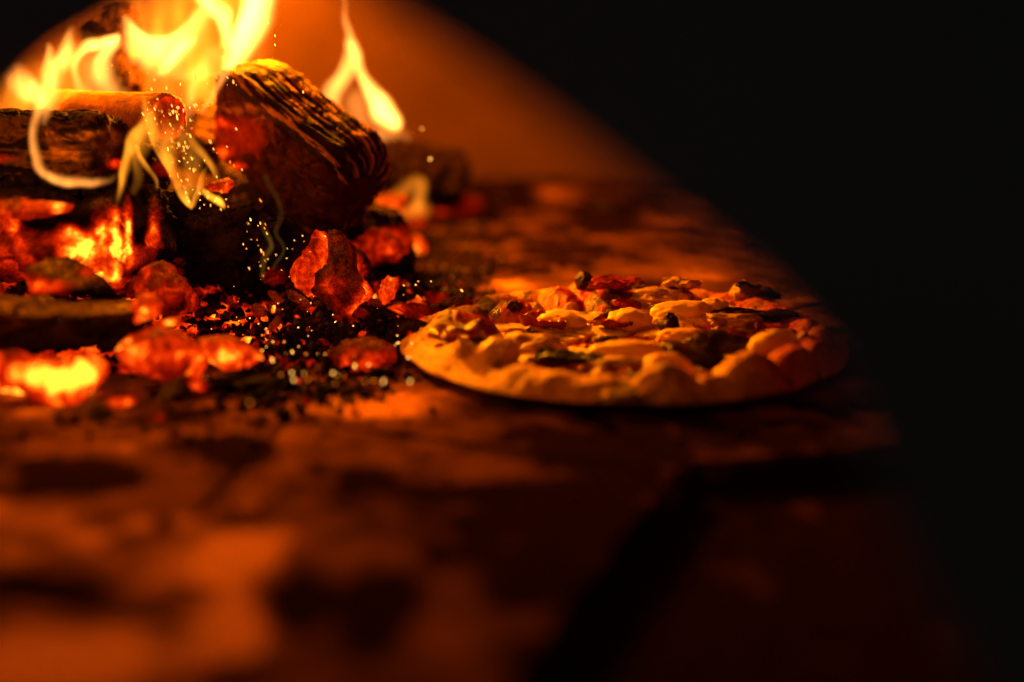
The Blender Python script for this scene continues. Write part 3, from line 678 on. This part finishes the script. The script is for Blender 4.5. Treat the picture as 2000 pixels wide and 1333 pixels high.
# (x, y, radius left of the stroke, radius right of it, strength)
flame('flame', 'tall white hot flame rising out at the top of the fire', 1.17, [
    [(500, -90, 70, 34, 1.3), (492, -20, 60, 26, 1.7), (484, 40, 50, 24, 1.5), (468, 90, 34, 26, 1.0), (452, 128, 20, 20, .45), (445, 150, 8, 8, 0)],
    [(385, -80, 40, 40, .9), (408, -10, 26, 30, 1.0), (432, 30, 24, 20, .9), (446, 80, 20, 20, .8)]], WARM, 330, seed=2)
flame('flame', 'broad orange flame body behind the tall white flame', 1.24, [
    [(350, -120, 150, 130, .12), (330, 0, 110, 120, .15), (330, 80, 90, 120, .15), (370, 150, 90, 120, .13), (400, 210, 60, 80, .07)],
    [(470, -100, 90, 90, .14), (460, 40, 80, 90, .16), (420, 140, 80, 80, .12)]], HAZE, 260, seed=4, mod=.6, step=4, p=1.5)
flame('flame', 'hammock shaped flame with a bright rim right of the black upright log', 1.15, [
    [(240, 34, 7, 7, .3), (252, 52, 22, 10, .8), (272, 66, 44, 10, 1.0), (300, 76, 64, 12, .95), (335, 74, 60, 12, .8), (362, 58, 40, 14, .55), (392, 26, 30, 16, .35)][::-1],
    [(280, 90, 40, 44, .35), (320, 105, 50, 50, .3), (310, 130, 30, 30, .12)],
    [(376, 82, 10, 12, .4), (352, 98, 17, 16, 1.0), (328, 122, 14, 14, .9), (312, 140, 9, 9, .35)]], WARM, 165, seed=6)
flame('flame', 'curled hook shaped flame left of the black upright log', 1.12, [
    [(222, 72, 10, 12, .8), (200, 84, 14, 14, 1.3), (172, 92, 12, 16, 1.0), (152, 112, 12, 12, .6), (146, 145, 14, 10, .35), (165, 185, 18, 18, .16)],
    [(214, 84, 20, 8, 1.0), (200, 120, 22, 16, .5), (205, 155, 26, 24, .3), (235, 190, 26, 26, .12)],
    [(190, 130, 40, 40, .12), (190, 170, 46, 40, .10)]], WARM, 165, seed=8)
flame('flame', 'looping flame at the left edge trailing a thin curved tail', .91, [
    [(100, 90, 4, 5, .25), (96, 118, 16, 8, .7), (90, 155, 22, 14, .8), (78, 190, 20, 14, .6), (67, 222, 13, 9, .42), (59, 252, 14, 7, .30), (58, 285, 15, 6, .30), (66, 318, 15, 7, .26), (82, 338, 14, 7, .34), (108, 352, 15, 7, .42), (145, 361, 17, 6, .40), (182, 364, 13, 5, .30), (214, 356, 9, 4, .08), (232, 340, 4, 3, 0)],
    [(38, 140, 20, 20, .5), (44, 165, 30, 30, 1.0), (70, 190, 26, 26, .6)],
    [(145, 62, 10, 8, .12), (125, 110, 22, 18, .7), (110, 135, 24, 20, .6), (100, 180, 20, 18, .4), (88, 215, 16, 14, .2), (84, 240, 8, 8, .05)]], WARM, 165, seed=10, wob=.004, step=2.4, mod=.6)
flame('flame', 'wide orange haze of flame around the left edge', 1.08, [
    [(-60, 230, 60, 60, .10), (20, 185, 62, 70, .13), (110, 150, 62, 80, .13), (160, 120, 62, 60, .12)],
    [(60, 215, 50, 40, .06), (150, 215, 60, 50, .10), (240, 225, 60, 50, .10), (320, 235, 50, 46, .08)]], HAZE, 230, seed=12, mod=.5, step=4)
flame('flame', 'thin pale flame rising from the end of the curved tail', .93, [
    [(230, 400, 4, 5, .0), (238, 350, 5, 12, .22), (247, 305, 6, 20, .34), (258, 268, 9, 26, .26), (280, 235, 10, 26, .10), (300, 210, 10, 20, .03)],
    [(262, 380, 6, 8, .01), (266, 320, 10, 14, .05), (275, 262, 22, 26, .07)]], PALE, 170, seed=14, wob=.003, step=2.4, mod=1.0, widen=1.)
flame('flame', 'pointed pale flame licking down below the red cut end', .98, [
    [(282, 185, 12, 12, .06), (288, 225, 20, 9, .20), (300, 270, 24, 6, .30), (318, 315, 22, 5, .26), (342, 360, 20, 5, .36), (366, 394, 13, 5, .50), (377, 406, 4, 4, .25)],
    [(396, 330, 12, 4, .02), (390, 365, 16, 5, .16), (379, 400, 8, 4, .34)],
    [(335, 270, 46, 46, .07), (362, 330, 36, 30, .09), (374, 380, 16, 14, .14)],
    [(266, 285, 5, 10, .16), (282, 315, 4, 10, .18), (296, 350, 4, 8, .08), (300, 370, 3, 4, .0)],
    [(350, 262, 24, 24, .05), (385, 295, 12, 12, .10), (412, 325, 12, 5, .14), (428, 350, 6, 4, .04)]], PALE, 165, seed=16, wob=.003, step=2.4, mod=1.0, widen=1.)
flame('flame', 'veil of flame between the red cut end and the leaning log', 1.1, [
    [(372, 235, 12, 14, .06), (372, 190, 14, 14, .15), (385, 150, 20, 18, .15), (420, 110, 26, 26, .1)],
    [(398, 215, 7, 7, .1), (418, 180, 8, 9, .2), (440, 145, 10, 14, .2), (470, 110, 14, 14, .12)],
    [(340, 150, 40, 14, .1), (400, 150, 40, 12, .16)]], WARM, 165, seed=18, step=3)
flame('flame', 'forked flame with a white right tongue behind the leaning log', 1.22, [
    [(662, -40, 6, 6, .12), (672, 30, 7, 8, .16), (684, 75, 12, 10, .4), (682, 110, 22, 16, .7), (666, 150, 24, 20, .75), (648, 185, 18, 24, .65), (652, 215, 14, 18, .35), (675, 240, 12, 14, .3), (694, 256, 6, 8, .1)],
    [(686, 90, 14, 12, .4), (702, 145, 14, 14, .6), (722, 182, 22, 18, 1.5), (742, 212, 26, 22, 2.0), (764, 238, 22, 20, 1.8), (776, 250, 8, 10, .5)],
    [(690, 200, 34, 34, .12), (715, 250, 44, 44, .12)], [(672, 250, 20, 20, .05), (720, 268, 20, 24, .16), (775, 262, 18, 18, .10), (800, 275, 10, 10, .02)]], WARM, 165, seed=20)
flame('flame', 'small blurred flame on the embers behind the lower end of the log', 1.4, [
    [(775, 395, 14, 14, .08), (790, 375, 18, 18, .12), (822, 352, 12, 12, .14), (820, 395, 16, 14, .2)], [(768, 410, 20, 20, .1), (830, 405, 20, 20, .1)]], HAZE, 170, seed=22)
flame('flame', 'little yellow flame lying across the black block', .985, [
    [(396, 378, 6, 6, .15), (412, 392, 8, 9, .4), (425, 400, 10, 9, .65), (440, 410, 5, 6, .12)]], PALE, 260, seed=24, wob=.002, step=2)
flame('flame', 'faint green tinged wisp above the tall shard', 1.0, [
    [(516, 540, 6, 5, .03), (518, 505, 9, 8, .05), (524, 480, 6, 6, .07), (510, 440, 6, 8, .015)], [(538, 520, 5, 5, .015), (546, 490, 5, 5, .03), (534, 455, 5, 6, .02), (545, 410, 7, 8, .015), (520, 350, 9, 9, .012)]], (1, .45, .06), 36, seed=26, wob=.002, step=2)

# ------------------------------------------------------------------ sparks
def spark_mat(name, col, e):
    t = NT(name); em = t.n('ShaderNodeEmission'); em.inputs[0].default_value = (*col, 1); em.inputs[1].default_value = e
    t.l(em.outputs[0], t.out.inputs[0]); t.m.cycles.emission_sampling = 'NONE'; return t.m
SMAT = [spark_mat('spark_orange', (1, .20, .01), 3), spark_mat('spark_yellow', (1, .40, .05), 4), spark_mat('spark_white', (1, .42, .08), 4)]
sV, sF = ico(2)
SMESH = []
for k, mt in enumerate(SMAT):
    for st in (1.3, 2.6, 4.0):
        v = sV*np.array([1, 1, st])*.0005; v[:, :2] *= (1-.25*(v[:, 2:3]/(.0005*st)))
        v *= 1+.15*rng.uniform(-1, 1, (len(v), 1))
        o = make('spark', v, sF, mt); SMESH.append(o.data); bpy.data.objects.remove(o)
def spark(px, py, d, s, k, st, ang, label, group):
    o = bpy.data.objects.new('spark', SMESH[k*3+st]); SC.collection.objects.link(o)
    o.location = PD(px, py, d); o.scale = (s, s, s)
    o.rotation_euler = (random.uniform(-.4, .4), ang, 0)
    tag(o, label, 'spark', group)
clusters = [(345, 200, 24, 44, 24, 'tiny yellow spark in front of the round red cut log end', 'sparks in front of the red cut log end'), (330, 235, 30, 30, 16, 'tiny yellow spark in front of the round red cut log end', 'sparks in front of the red cut log end'),
            (355, 310, 34, 44, 34, 'tiny spark inside the pale flame licking downward', 'sparks in the downward pale flame'), (400, 385, 38, 20, 26, 'tiny spark around the little yellow flame on the black block', 'sparks around the little yellow flame'),
            (395, 205, 18, 14, 12, 'tiny spark in the veil of flame between the two logs', 'sparks between the two logs'), (300, 205, 26, 30, 14, 'tiny spark streaming over the short orange lit log', 'sparks over the short log'),
            (320, 150, 20, 18, 5, 'tiny bright spark above the short orange lit log', 'sparks above the short log'), (430, 160, 30, 20, 10, 'tiny spark over the top edge of the leaning log', 'sparks over the leaning log'),
            (500, 455, 22, 42, 16, 'tiny spark falling beside the dark side of the black block', 'sparks falling by the black block'), (520, 520, 20, 22, 8, 'tiny spark at the foot of the green tinged wisp', 'sparks at the foot of the wisp'),
            (200, 130, 30, 30, 4, 'faint spark around the curled hook shaped flame', 'sparks around the curled flame'), (440, 300, 40, 40, 10, 'tiny spark before the dark split face of the leaning log', 'sparks before the split face')]
for (cx_, cy_, rx, ry, n, LS1, GS1) in clusters:
    for _ in range(n):
        x = random.gauss(cx_, rx*.7); y = random.gauss(cy_, ry*.7)
        spark(x, y, random.gauss(.985, .012), random.uniform(.3, .85)*(1.3 if random.random() < .15 else .9), random.choice([0, 0, 1, 1, 1, 2]), random.choice([0, 1, 2, 2]), random.gauss(-.25, .2)+(0 if x > 260 else -.5), LS1, GS1)
for (x, y) in [(537, 70), (537, 88), (524, 45), (520, 20), (592, 180), (436, 112), (352, 165)]:
    spark(x, y, 1.02, .8, 1, 1, -.15, 'spark rising beside the tall white flame', 'sparks rising beside the tall flame')
spark(840, 311, 1.18, 1.7, 2, 0, 0, 'single round spark in front of the dark blurred log', 'stray sparks right of the fire')
spark(824, 252, 1.2, 1.2, 1, 0, 0, 'single spark above the dark blurred log', 'stray sparks right of the fire')
GS2 = 'sparks glowing on the embers between fire and pizza'; LS2 = 'tiny glowing spark lying on the black crumbs between fire and pizza'
for (x, y, s, k) in [(512, 685, 1.3, 1), (532, 704, 1.6, 1), (512, 702, 1.3, 0), (570, 728, 1.7, 2), (574, 742, 1.8, 2), (549, 732, 1.2, 0), (593, 730, 1.1, 1), (602, 741, 1, 0), (650, 729, 1.7, 2), (658, 733, 1, 1), (693, 715, 1.6, 1), (720, 713, 1.1, 1), (713, 745, 1.2, 0), (730, 744, 1.4, 0), (749, 745, 1.5, 2), (801, 745, 1.9, 2), (797, 699, 1.6, 2), (804, 671, 1.2, 2), (776, 656, 1.1, 1), (778, 670, 1.2, 2), (772, 674, .9, 1), (803, 637, 1.2, 2), (690, 637, 1.1, 2),
                     (582, 640, 1, 1), (583, 640, .8, 2), (602, 657, .8, 2), (571, 688, 1.3, 1), (598, 692, 1.2, 0), (635, 692, .9, 1), (655, 750, 1.0, 0), (488, 787, 1.4, 0), (662, 788, .9, 0), (488, 622, 1.2, 1), (505, 633, 1.0, 1), (520, 642, 1.1, 1), (523, 648, 1.1, 2), (512, 655, 1.1, 0), (533, 668, 1.3, 1), (555, 668, 1, 0), (461, 606, .9, 0), (462, 620, .9, 0), (630, 602, 1.1, 2), (641, 600, 1.1, 1), (650, 615, 1.1, 1), (660, 612, 1, 1), (655, 629, 1, 1),
                     (575, 470, .8, 1), (591, 461, .7, 1), (571, 487, .6, 0), (560, 505, .9, 1), (635, 462, .8, 1), (594, 472, .7, 0), (561, 486, .7, 2), (606, 492, .7, 0), (550, 528, .7, 1), (812, 557, 1.2, 1), (817, 550, 1.2, 0), (842, 550, .9, 2), (789, 558, .8, 1), (788, 576, .8, 0), (902, 568, 1.3, 1), (763, 546, 1, 0), (543, 593, .9, 2), (570, 600, .8, 1), (607, 592, .7, 2), (587, 586, .6, 2)]:
    g = ray(x, y); d = (CAMZ-.012)/-g[2]; d = min(d, 1.10) if y < 560 else d
    if y < 600: d = min(d, 1.0)
    LS2, GS2 = (('small bokeh bright spark resting near the lone ember lump by the pizza', 'sparks near the lone ember lump') if x > 620 and y > 630 else
                ('small bright spark on dark crumbs below the pointed orange coal', 'sparks below the pointed orange coal') if y > 660 else
                ('small bright spark around the tall ash flecked shard', 'sparks around the tall shard') if x < 700 else
                ('small bright spark behind the left rim of the pizza', 'sparks behind the left rim')) if not 440 < x < 560 or y > 660 else ('small bright spark in the brightest patch of red crumbs', 'sparks in the brightest crumbs')
    spark(x, y, d-.012, s*.72, k, 0 if random.random() < .7 else 1, random.uniform(0, 3), LS2, GS2)
for _ in range(24):
    x = random.gauss(620, 100); y = random.gauss(650, 50); g = ray(x, y)
    spark(x, y, min((CAMZ-.012)/-g[2], 1.02)-.005, random.uniform(.3, .7), random.choice([0, 0, 1]), 0, random.uniform(0, 3), 'tiny dim spark lost among the black crumbs left of the pizza', 'dim sparks among the black crumbs')

# ------------------------------------------------------------------ pizza
PC = np.array([.0765, .951]); PR = .152
pizza = empty('pizza', (PC[0], PC[1], .0015))
tag(pizza, 'round pizza with puffed blistered crust, melted cheese and dark toppings', 'pizza')
def lp(px, py, hgt=.014):
    p = PZ(px, py, hgt); return p[:2]-PC
nT, nR = 900, 230
tt = np.linspace(0, 2*math.pi, nT, endpoint=False)
tc = np.stack([np.cos(tt), np.sin(tt), tt*0], 1)
Rt = PR*(1+.012*fbm(tc*2.2, 2, 41)+.010*fbm(tc*6, 2, 42))
rr = np.linspace(0, 1, nR)**.8
RR, TI = np.meshgrid(rr, np.arange(nT), indexing='ij'); RR = RR.ravel(); TI = TI.ravel()
TH = tt[TI]; r = RR*Rt[TI]; x = r*np.cos(TH); y = r*np.sin(TH); p3 = np.stack([x, y, x*0], 1)
rimc = .131+.005*fbm(tc*3, 2, 43)[TI]; rw = (.0165+.005*fbm(tc*4, 2, 47))[TI]
rimh = (.0105+.0050*fbm(tc*3.6, 3, 44)+.0030*fbm(tc*8, 2, 45))[TI]
rim = rimh*np.exp(-np.abs((r-rimc)/rw)**2.6)
inside = 1-sstep(.112, .128, r+.004*fbm(p3*40, 3, 46))
# cheese map
cn = fbm(p3*26, 4, 51)+.35*fbm(p3*70, 2, 52)
cheese = sstep(.04, .12, cn)*inside
blob = np.zeros(len(x)); blh = np.zeros(len(x))
for (a, b, rx, ry, hh) in [(1090, 633, .022, .014, .006), (1120, 610, .030, .014, .004), (1230, 633, .020, .010, .007), (1330, 622, .034, .012, .007), (1390, 615, .018, .010, .007), (1340, 655, .022, .010, .006), (1240, 690, .040, .012, .006), (1290, 680, .030, .012, .004),
                           (975, 712, .018, .011, .006), (1090, 650, .02, .01, .003), (1510, 690, .022, .013, .008), (1440, 640, .018, .010, .006), (1410, 690, .02, .01, .004), (1050, 690, .02, .008, .004), (930, 700, .018, .012, .004), (1000, 630, .02, .014, .003), (1180, 640, .02, .012, .004), (1300, 645, .02, .008, .003), (1150, 690, .028, .008, .004), (1310, 715, .022, .010, .006), (1200, 612, .02, .01, .002)]:
    c = lp(a, b); q = ((x-c[0])/rx)**2+((y-c[1])/ry)**2+.35*fbm(p3*90, 2, int(a))
    m_ = np.exp(-np.clip(q, 0, None)**1.5); blob = np.maximum(blob, m_); blh = np.maximum(blh, hh*np.exp(-np.clip(q, 0, None)**2))
cheese = np.clip(np.maximum(cheese, sstep(.25, .5, blob)*(r < .128)), 0, 1)
bub = np.zeros(len(x)); bubm = np.zeros(len(x))
for (a, b, s, hh) in [(1012, 596, .020, .010), (905, 640, .026, .012), (870, 650, .016, .008), (1105, 578, .020, .009), (1195, 580, .026, .012), (1150, 574, .020, .010), (1315, 582, .021, .012), (1345, 588, .012, .008), (1430, 600, .012, .004), (1480, 612, .014, .005), (1560, 640, .016, .006), (1600, 665, .012, .006), (1590, 690, .014, .005),
                      (1020, 770, .020, .006), (900, 745, .022, .007), (1100, 780, .018, .004), (1210, 765, .020, .006), (1310, 745, .02, .006), (1470, 730, .022, .008), (1390, 745, .014, .004), (830, 715, .018, .005), (1550, 705, .018, .006)]:
    c = lp(a, b, .018); q = ((x-c[0])**2+(y-c[1])**2)/s**2
    q = q*(1+.25*fbm(p3*45, 2, int(b)))
    bub = np.maximum(bub, hh*np.clip(1-q, 0, 1)**.75); bubm = np.maximum(bubm, np.clip(1-q, 0, 1))
base_h = .0062
zt = base_h+rim+bub*1.5+cheese*.0022*(1-.5*(blob > .5))+blh*1.2+.0036*fbm(p3*24, 3, 60)*(r < .14)+(.0015*fbm(p3*70, 3, 61)+.0005*fbm(p3*240, 2, 62))*(1-.65*cheese)
zt += (1-cheese)*inside*(.0010*fbm(p3*120, 3, 63)+.0007*ridged(p3*180, 2, 66))
zt += (1-inside)*(.0012*fbm(p3*55, 4, 64)+.0006*ridged(p3*120, 3, 65))
# rounded outer edge
e = np.clip((Rt[TI]-r)/.014, 0, 1); zt = .0055+(zt-.0055)*np.sqrt(np.clip(1-(1-e)**2.4, 0, 1))
V = np.stack([x, y, zt], 1)
# colours
crust = np.array([.80, .42, .11]); brown = np.array([.42, .17, .05]); char = np.array([.035, .018, .012])
sauce = np.array([.40, .014, .002]); chz = np.array([.90, .62, .14]); burn = np.array([.55, .27, .07])
def mixc(a, b, f): f = f[:, None]; return a*(1-f)+b*f
n_a = fbm(p3*35, 4, 71); n_b = fbm(p3*120, 3, 72)
col = np.ones((len(x), 3))*crust
col = mixc(col, brown, sstep(-.05, .5, n_a+.5*n_b)*.75)
col = mixc(col, np.array([.50, .035, .006]), sstep(.04, .10, x+.02*n_a)*.85)
col = mixc(col, np.array([.52, .06, .012]), sstep(.2, .55, fbm(p3*22, 3, 79)+.1)*.75*sstep(-.02, .10, x+.3*y))      # sauce soaked rim on the far side
ch = spots(V+np.array([PC[0], PC[1], 0]), [(952, 600, 18, 16, 1.2), (938, 588, 22, 8, 1.1), (970, 618, 10, 10, 1.2), (1132, 560, 14, 10, .8), (1048, 562, 16, 6, .35), (1030, 575, 22, 8, .4), (1250, 785, 30, 12, .6), (1180, 792, 20, 8, .5), (1370, 775, 30, 10, .6), (1475, 752, 40, 14, .5), (1120, 545, 14, 5, .8), (1340, 570, 12, 6, .5), (850, 760, 40, 8, .3)], 0, 81, 60, .6)
col = mixc(col, burn*.7, np.clip(ch, 0, 1)*.7); 
sa = mixc(np.ones((len(x), 3))*sauce, sauce*.45, sstep(-.1, .5, fbm(p3*90, 3, 73)))
col = mixc(col, sa, np.maximum(inside, .8*(1-sstep(.118, .138, r+.012*n_a))))
cz = mixc(np.ones((len(x), 3))*chz, burn, sstep(.05, .6, fbm(p3*55, 4, 74))*.75)
cz = mixc(cz, np.array([.62, .14, .03]), sstep(.25, .6, fbm(p3*60, 3, 75))*.6)
col = mixc(col, cz, cheese)
col = mixc(col, char, np.clip(sstep(.45, .8, ch*(1+.3*n_b))+sstep(.29, .46, fbm(p3*48, 4, 76)+.15*n_b)*.85, 0, 1)*.93)
gl = np.clip(inside*(1-.5*cheese), 0, 1)
t = NT('baked_pizza')
n2 = t.noise(900, 4, .6); n1 = t.noise(260, 6, .6)
c_ = t.mix(1.0, t.attr('col', True), t.ramp(n1, [(.28, (.50, .42, .34)), (.55, (1., 1., 1.)), (.8, (1.2,)*3)]), 'MULTIPLY')
ro = t.math('SUBTRACT', .68, t.math('MULTIPLY', t.attr('gloss'), .46))
t.bsdf(c_, ro, t.math('ADD', t.math('MULTIPLY', n1, .7), t.math('MULTIPLY', n2, .3)), .8, .0028, .5)
PIZ = t.m
F = grid_faces(nR, nT, True)[:, ::-1]
# underside
Vb = np.stack([Rt*.90*np.cos(tt), Rt*.90*np.sin(tt), tt*0], 1); n0 = len(V)
V2 = np.concatenate([V, Vb, [[0, 0, 0]]]); i0 = (nR-1)*nT+np.arange(nT); ib = n0+np.arange(nT)
F2 = np.stack([i0, ib, np.roll(ib, -1), np.roll(i0, -1)], 1)[:, ::-1]
allF = np.concatenate([F, F2])
c2 = np.concatenate([col, np.ones((nT+1, 3))*brown*.5]); g2 = np.concatenate([gl, np.zeros(nT+1)])
# split: rim crust and the topped middle are two parts of the pizza
fr = (V2[allF][:, :, 0]**2+V2[allF][:, :, 1]**2)**.5
midf = fr.max(1) < .1235
def sub(F, name, parent=None):
    u = np.unique(F); mp = -np.ones(len(V2), int); mp[u] = np.arange(len(u))
    return make(name, V2[u], mp[F], PIZ, pizza, attrs={'gloss': g2[u]}, cols={'col': np.clip(c2[u], 0, 1)})
sub(allF[~midf], 'crust'); sub(allF[midf], 'cheese_and_sauce')
# height lookup
gi = np.argsort(x)
def top(px_, py_):
    d = (x-px_)**2+(y-py_)**2; return zt[np.argmin(d)]
def food_mat(name, c1, c2_, rough, scale=300, spec=.5):
    t = NT(name); n = t.noise(scale, 6, .65); nb = t.noise(scale*.25, 4, .6)
    t.bsdf(t.mix(t.ramp(nb, [(.35, (0,)*3), (.65, (1,)*3)]), c1, c2_), rough, n, .6, .0015, spec); return t.m
M_MUSH = food_mat('roast_mushroom', (.55, .32, .10), (.14, .05, .02), .45)
M_MEAT = food_mat('cured_sausage', (.34, .018, .004), (.09, .008, .003), .22)
M_LEAF = food_mat('wilted_basil', (.035, .042, .012), (.012, .013, .006), .4)
M_BLACK = food_mat('charred_aubergine', (.010, .003, .0015), (.045, .012, .005), .35, 300, .2)
M_MOZZ = food_mat('melted_mozzarella', (.88, .62, .16), (.78, .42, .10), .42, 160)
def leafy(name, label, px, py, L, Wd, ang, mat, lift_=.004, curl=.5, thick=.0014, seed=1, tiltx=0.):
    L, Wd, lift_ = L*1.2, Wd*1.25, lift_+.0018
    c = lp(px, py); n = 26
    u = np.linspace(-1, 1, n); v = np.linspace(-1, 1, n); U, Vv_ = np.meshgrid(u, v, indexing='ij'); U = U.ravel(); Q = Vv_.ravel()
    wd = np.sqrt(np.clip(1-U**2, 0, 1))*(1-.25*U)
    px3 = U*L/2; py3 = Q*Wd/2*wd
    q3 = np.stack([U*1.5+seed, Q*1.5, U*0], 1)
    py3 = py3*(1+.25*fbm(q3*2, 2, seed)); px3 = px3*(1+.12*fbm(q3*3, 2, seed+1))
    z_ = curl*(Q**2)*Wd*.35*wd + curl*.3*U**2*L*.2 + .0035*fbm(q3*1.6, 3, seed+2)+.0012*fbm(q3*5, 2, seed+3)
    ca, sa_ = math.cos(ang), math.sin(ang)
    X_ = c[0]+px3*ca-py3*sa_; Y_ = c[1]+px3*sa_+py3*ca
    zb = top(c[0], c[1])+lift_-.003+tiltx*px3
    th_ = thick*np.clip((1-U**6)*(1-Q**6), .03, 1)
    A = np.stack([X_, Y_, zb+z_+th_], 1); B = np.stack([X_, Y_, zb+z_-th_], 1)
    F = grid_faces(n, n); m_ = n*n
    edge = [i*n for i in range(n)]+[(n-1)*n+j for j in range(1, n)]+[i*n+n-1 for i in range(n-2, -1, -1)]+[j for j in range(n-2, 0, -1)]
    E = np.array([[edge[k], edge[(k+1) % len(edge)], edge[(k+1) % len(edge)]+m_, edge[k]+m_] for k in range(len(edge))])
    o = make(name, np.concatenate([A, B]), np.concatenate([F, F[:, ::-1]+m_, E]), mat, pizza)
    if label: o['label'] = label
    return o
def nugget(name, label, px, py, sx, sy, sz, mat, seed, up=0., rot=0., rough=.25):
    if mat in (M_BLACK, M_MUSH): sx, sy, sz, up = sx*1.3, sy*1.35, sz*.95, up+.0005
    c = lp(px, py); D, Fi = ico(4)
    k = 1+rough*fbm(D*1.6+seed, 3, seed)+rough*.4*fbm(D*5+seed, 3, seed+1)
    wb = .10 if mat is M_MOZZ else .28
    if mat is M_MOZZ: k = 1+(k-1)*.6; sz *= 1.35
    v = D*(k*(1+wb*fbm(D*np.array([2.2, 2.2, 1.])*1.3+seed*3, 3, seed+4)))[:, None]*np.array([sx*.9, sy*.95, sz*1.2]); ca, sa_ = math.cos(rot), math.sin(rot)
    v = np.stack([v[:, 0]*ca-v[:, 1]*sa_, v[:, 0]*sa_+v[:, 1]*ca, v[:, 2]], 1)
    v += np.array([c[0], c[1], top(c[0], c[1])+up])
    o = make(name, v, Fi, mat, pizza)
    if label: o['label'] = label
    return o
# toppings (x, y in the photo)
leafy('sausage_slice', 'curled slice with charred ridge by left crust bubble', 1060, 640, .030, .014, -.5, M_MEAT, .004, .9, .0018, 3)
leafy('sausage_slice', None, 1205, 592, .036, .020, .2, M_MEAT, .004, .6, .0014, 4)
leafy('sausage_slice', None, 1190, 665, .030, .013, .1, M_MEAT, .002, .5, .0014, 5)
leafy('sausage_slice', None, 1460, 655, .040, .020, .1, M_MEAT, .002, .4, .0014, 6)
leafy('sausage_slice', None, 1240, 655, .026, .012, .3, M_MEAT, .001, .4, .0012, 7)
leafy('sausage_slice', None, 875, 684, .028, .016, -.7, M_MEAT, .006, .5, .0020, 8)
leafy('sausage_slice', None, 905, 698, .022, .012, -.5, M_MEAT, .006, .5, .0020, 9)
leafy('sausage_slice', None, 1530, 650, .034, .020, .2, M_MEAT, .002, .4, .0014, 10)
leafy('sausage_slice', None, 1050, 706, .024, .012, .4, M_MEAT, .001, .5, .0014, 11)
nugget('charred_piece', None, 1140, 583, .0055, .005, .0075, M_BLACK, 12, .003)
leafy('basil_leaf', 'green basil leaf near the left rim', 962, 668, .028, .012, .35, M_LEAF, .003, .8, .0009, 13)
leafy('basil_leaf', None, 1110, 706, .036, .018, .0, M_LEAF, .008, .7, .0010, 14)
leafy('basil_leaf', None, 1260, 604, .028, .010, .1, M_LEAF, .003, .7, .0010, 15)
leafy('basil_leaf', None, 1475, 628, .050, .014, -.05, M_BLACK, .004, .6, .0012, 16)
nugget('charred_piece', 'large black charred piece right of centre', 1395, 676, .019, .013, .0095, M_BLACK, 17, .0045, .2, .45)
nugget('charred_piece', None, 1350, 696, .016, .008, .006, M_BLACK, 18, .004, -.3, .4)
leafy('charred_piece', None, 1440, 668, .034, .016, .1, M_BLACK, .006, .5, .0014, 19)
nugget('charred_piece', None, 1306, 652, .0060, .0055, .0065, M_BLACK, 20, .004)
nugget('charred_piece', None, 1300, 682, .0045, .004, .004, M_BLACK, 21, .001)
nugget('charred_piece', None, 1478, 712, .006, .006, .006, M_BLACK, 22, .001)
nugget('charred_piece', None, 1092, 695, .005, .005, .005, M_BLACK, 23, .001)
nugget('mushroom_piece', 'brown folded mushroom with a dark rim', 1040, 672, .017, .010, .0075, M_MUSH, 24, .002, .3, .5)
nugget('mushroom_piece', None, 1290, 598, .016, .009, .0045, M_MUSH, 25, .002, .1, .5)
leafy('mushroom_piece', None, 1330, 592, .026, .016, .2, M_MUSH, .005, .5, .0020, 26)
nugget('mushroom_piece', None, 1435, 640, .016, .008, .004, M_MUSH, 27, .002, .0, .5)
nugget('mushroom_piece', None, 1240, 715, .020, .006, .003, M_MUSH, 28, .002, .1, .4)
nugget('mushroom_piece', 'pale tipped mushroom standing on the far rim', 1452, 588, .0085, .007, .0085, M_MUSH, 29, .004, .3, .3)
leafy('basil_leaf', None, 1480, 598, .028, .014, -.2, M_BLACK, .004, .8, .0014, 30, -.2)
rt = random.Random(3)
for k in range(14):
    a_, q_ = rt.uniform(0, 6.28), .105*math.sqrt(rt.random()); X_, Y_ = PC[0]+q_*math.cos(a_), PC[1]+q_*math.sin(a_)
    ppx, ppy, _q = proj(np.array([[X_, Y_, .014]])); w_ = rt.uniform(.007, .016)
    if k % 3 == 0: leafy('sausage_slice', None, ppx[0], ppy[0], w_*1.6, w_, rt.uniform(-1, 1), M_MEAT, .0045, .6, .0014, 60+k)
    elif k % 3 == 1: nugget('mushroom_piece', None, ppx[0], ppy[0], w_*.7, w_*.45, w_*.32, M_MUSH, 60+k, .0015, rt.uniform(-1, 1), .5)
    else: nugget('charred_piece', None, ppx[0], ppy[0], w_*.5, w_*.3, w_*.3, M_BLACK, 60+k, .002, rt.uniform(-1, 1), .5)
for k, (a, b, sx, sy, sz) in enumerate([(1228, 634, .018, .010, .0060), (1330, 620, .026, .010, .0060), (1392, 616, .013, .008, .0060), (1335, 660, .020, .008, .0045), (1092, 634, .020, .012, .0050), (975, 714, .016, .010, .0060),
                                        (1512, 692, .020, .011, .0065), (1230, 690, .032, .008, .0040), (1300, 720, .018, .010, .0060), (1180, 700, .018, .006, .003), (1425, 726, .012, .007, .004), (1010, 655, .010, .007, .004), (1350, 608, .012, .006, .004), (1270, 668, .010, .006, .003), (1255, 600, .009, .005, .004), (905, 672, .014, .008, .003), (1080, 668, .012, .006, .004)]):
    nugget('cheese_blob', None, a, b, sx, sy, sz, M_MOZZ, 40+k, -.0005, random.uniform(-.3, .3), .28)
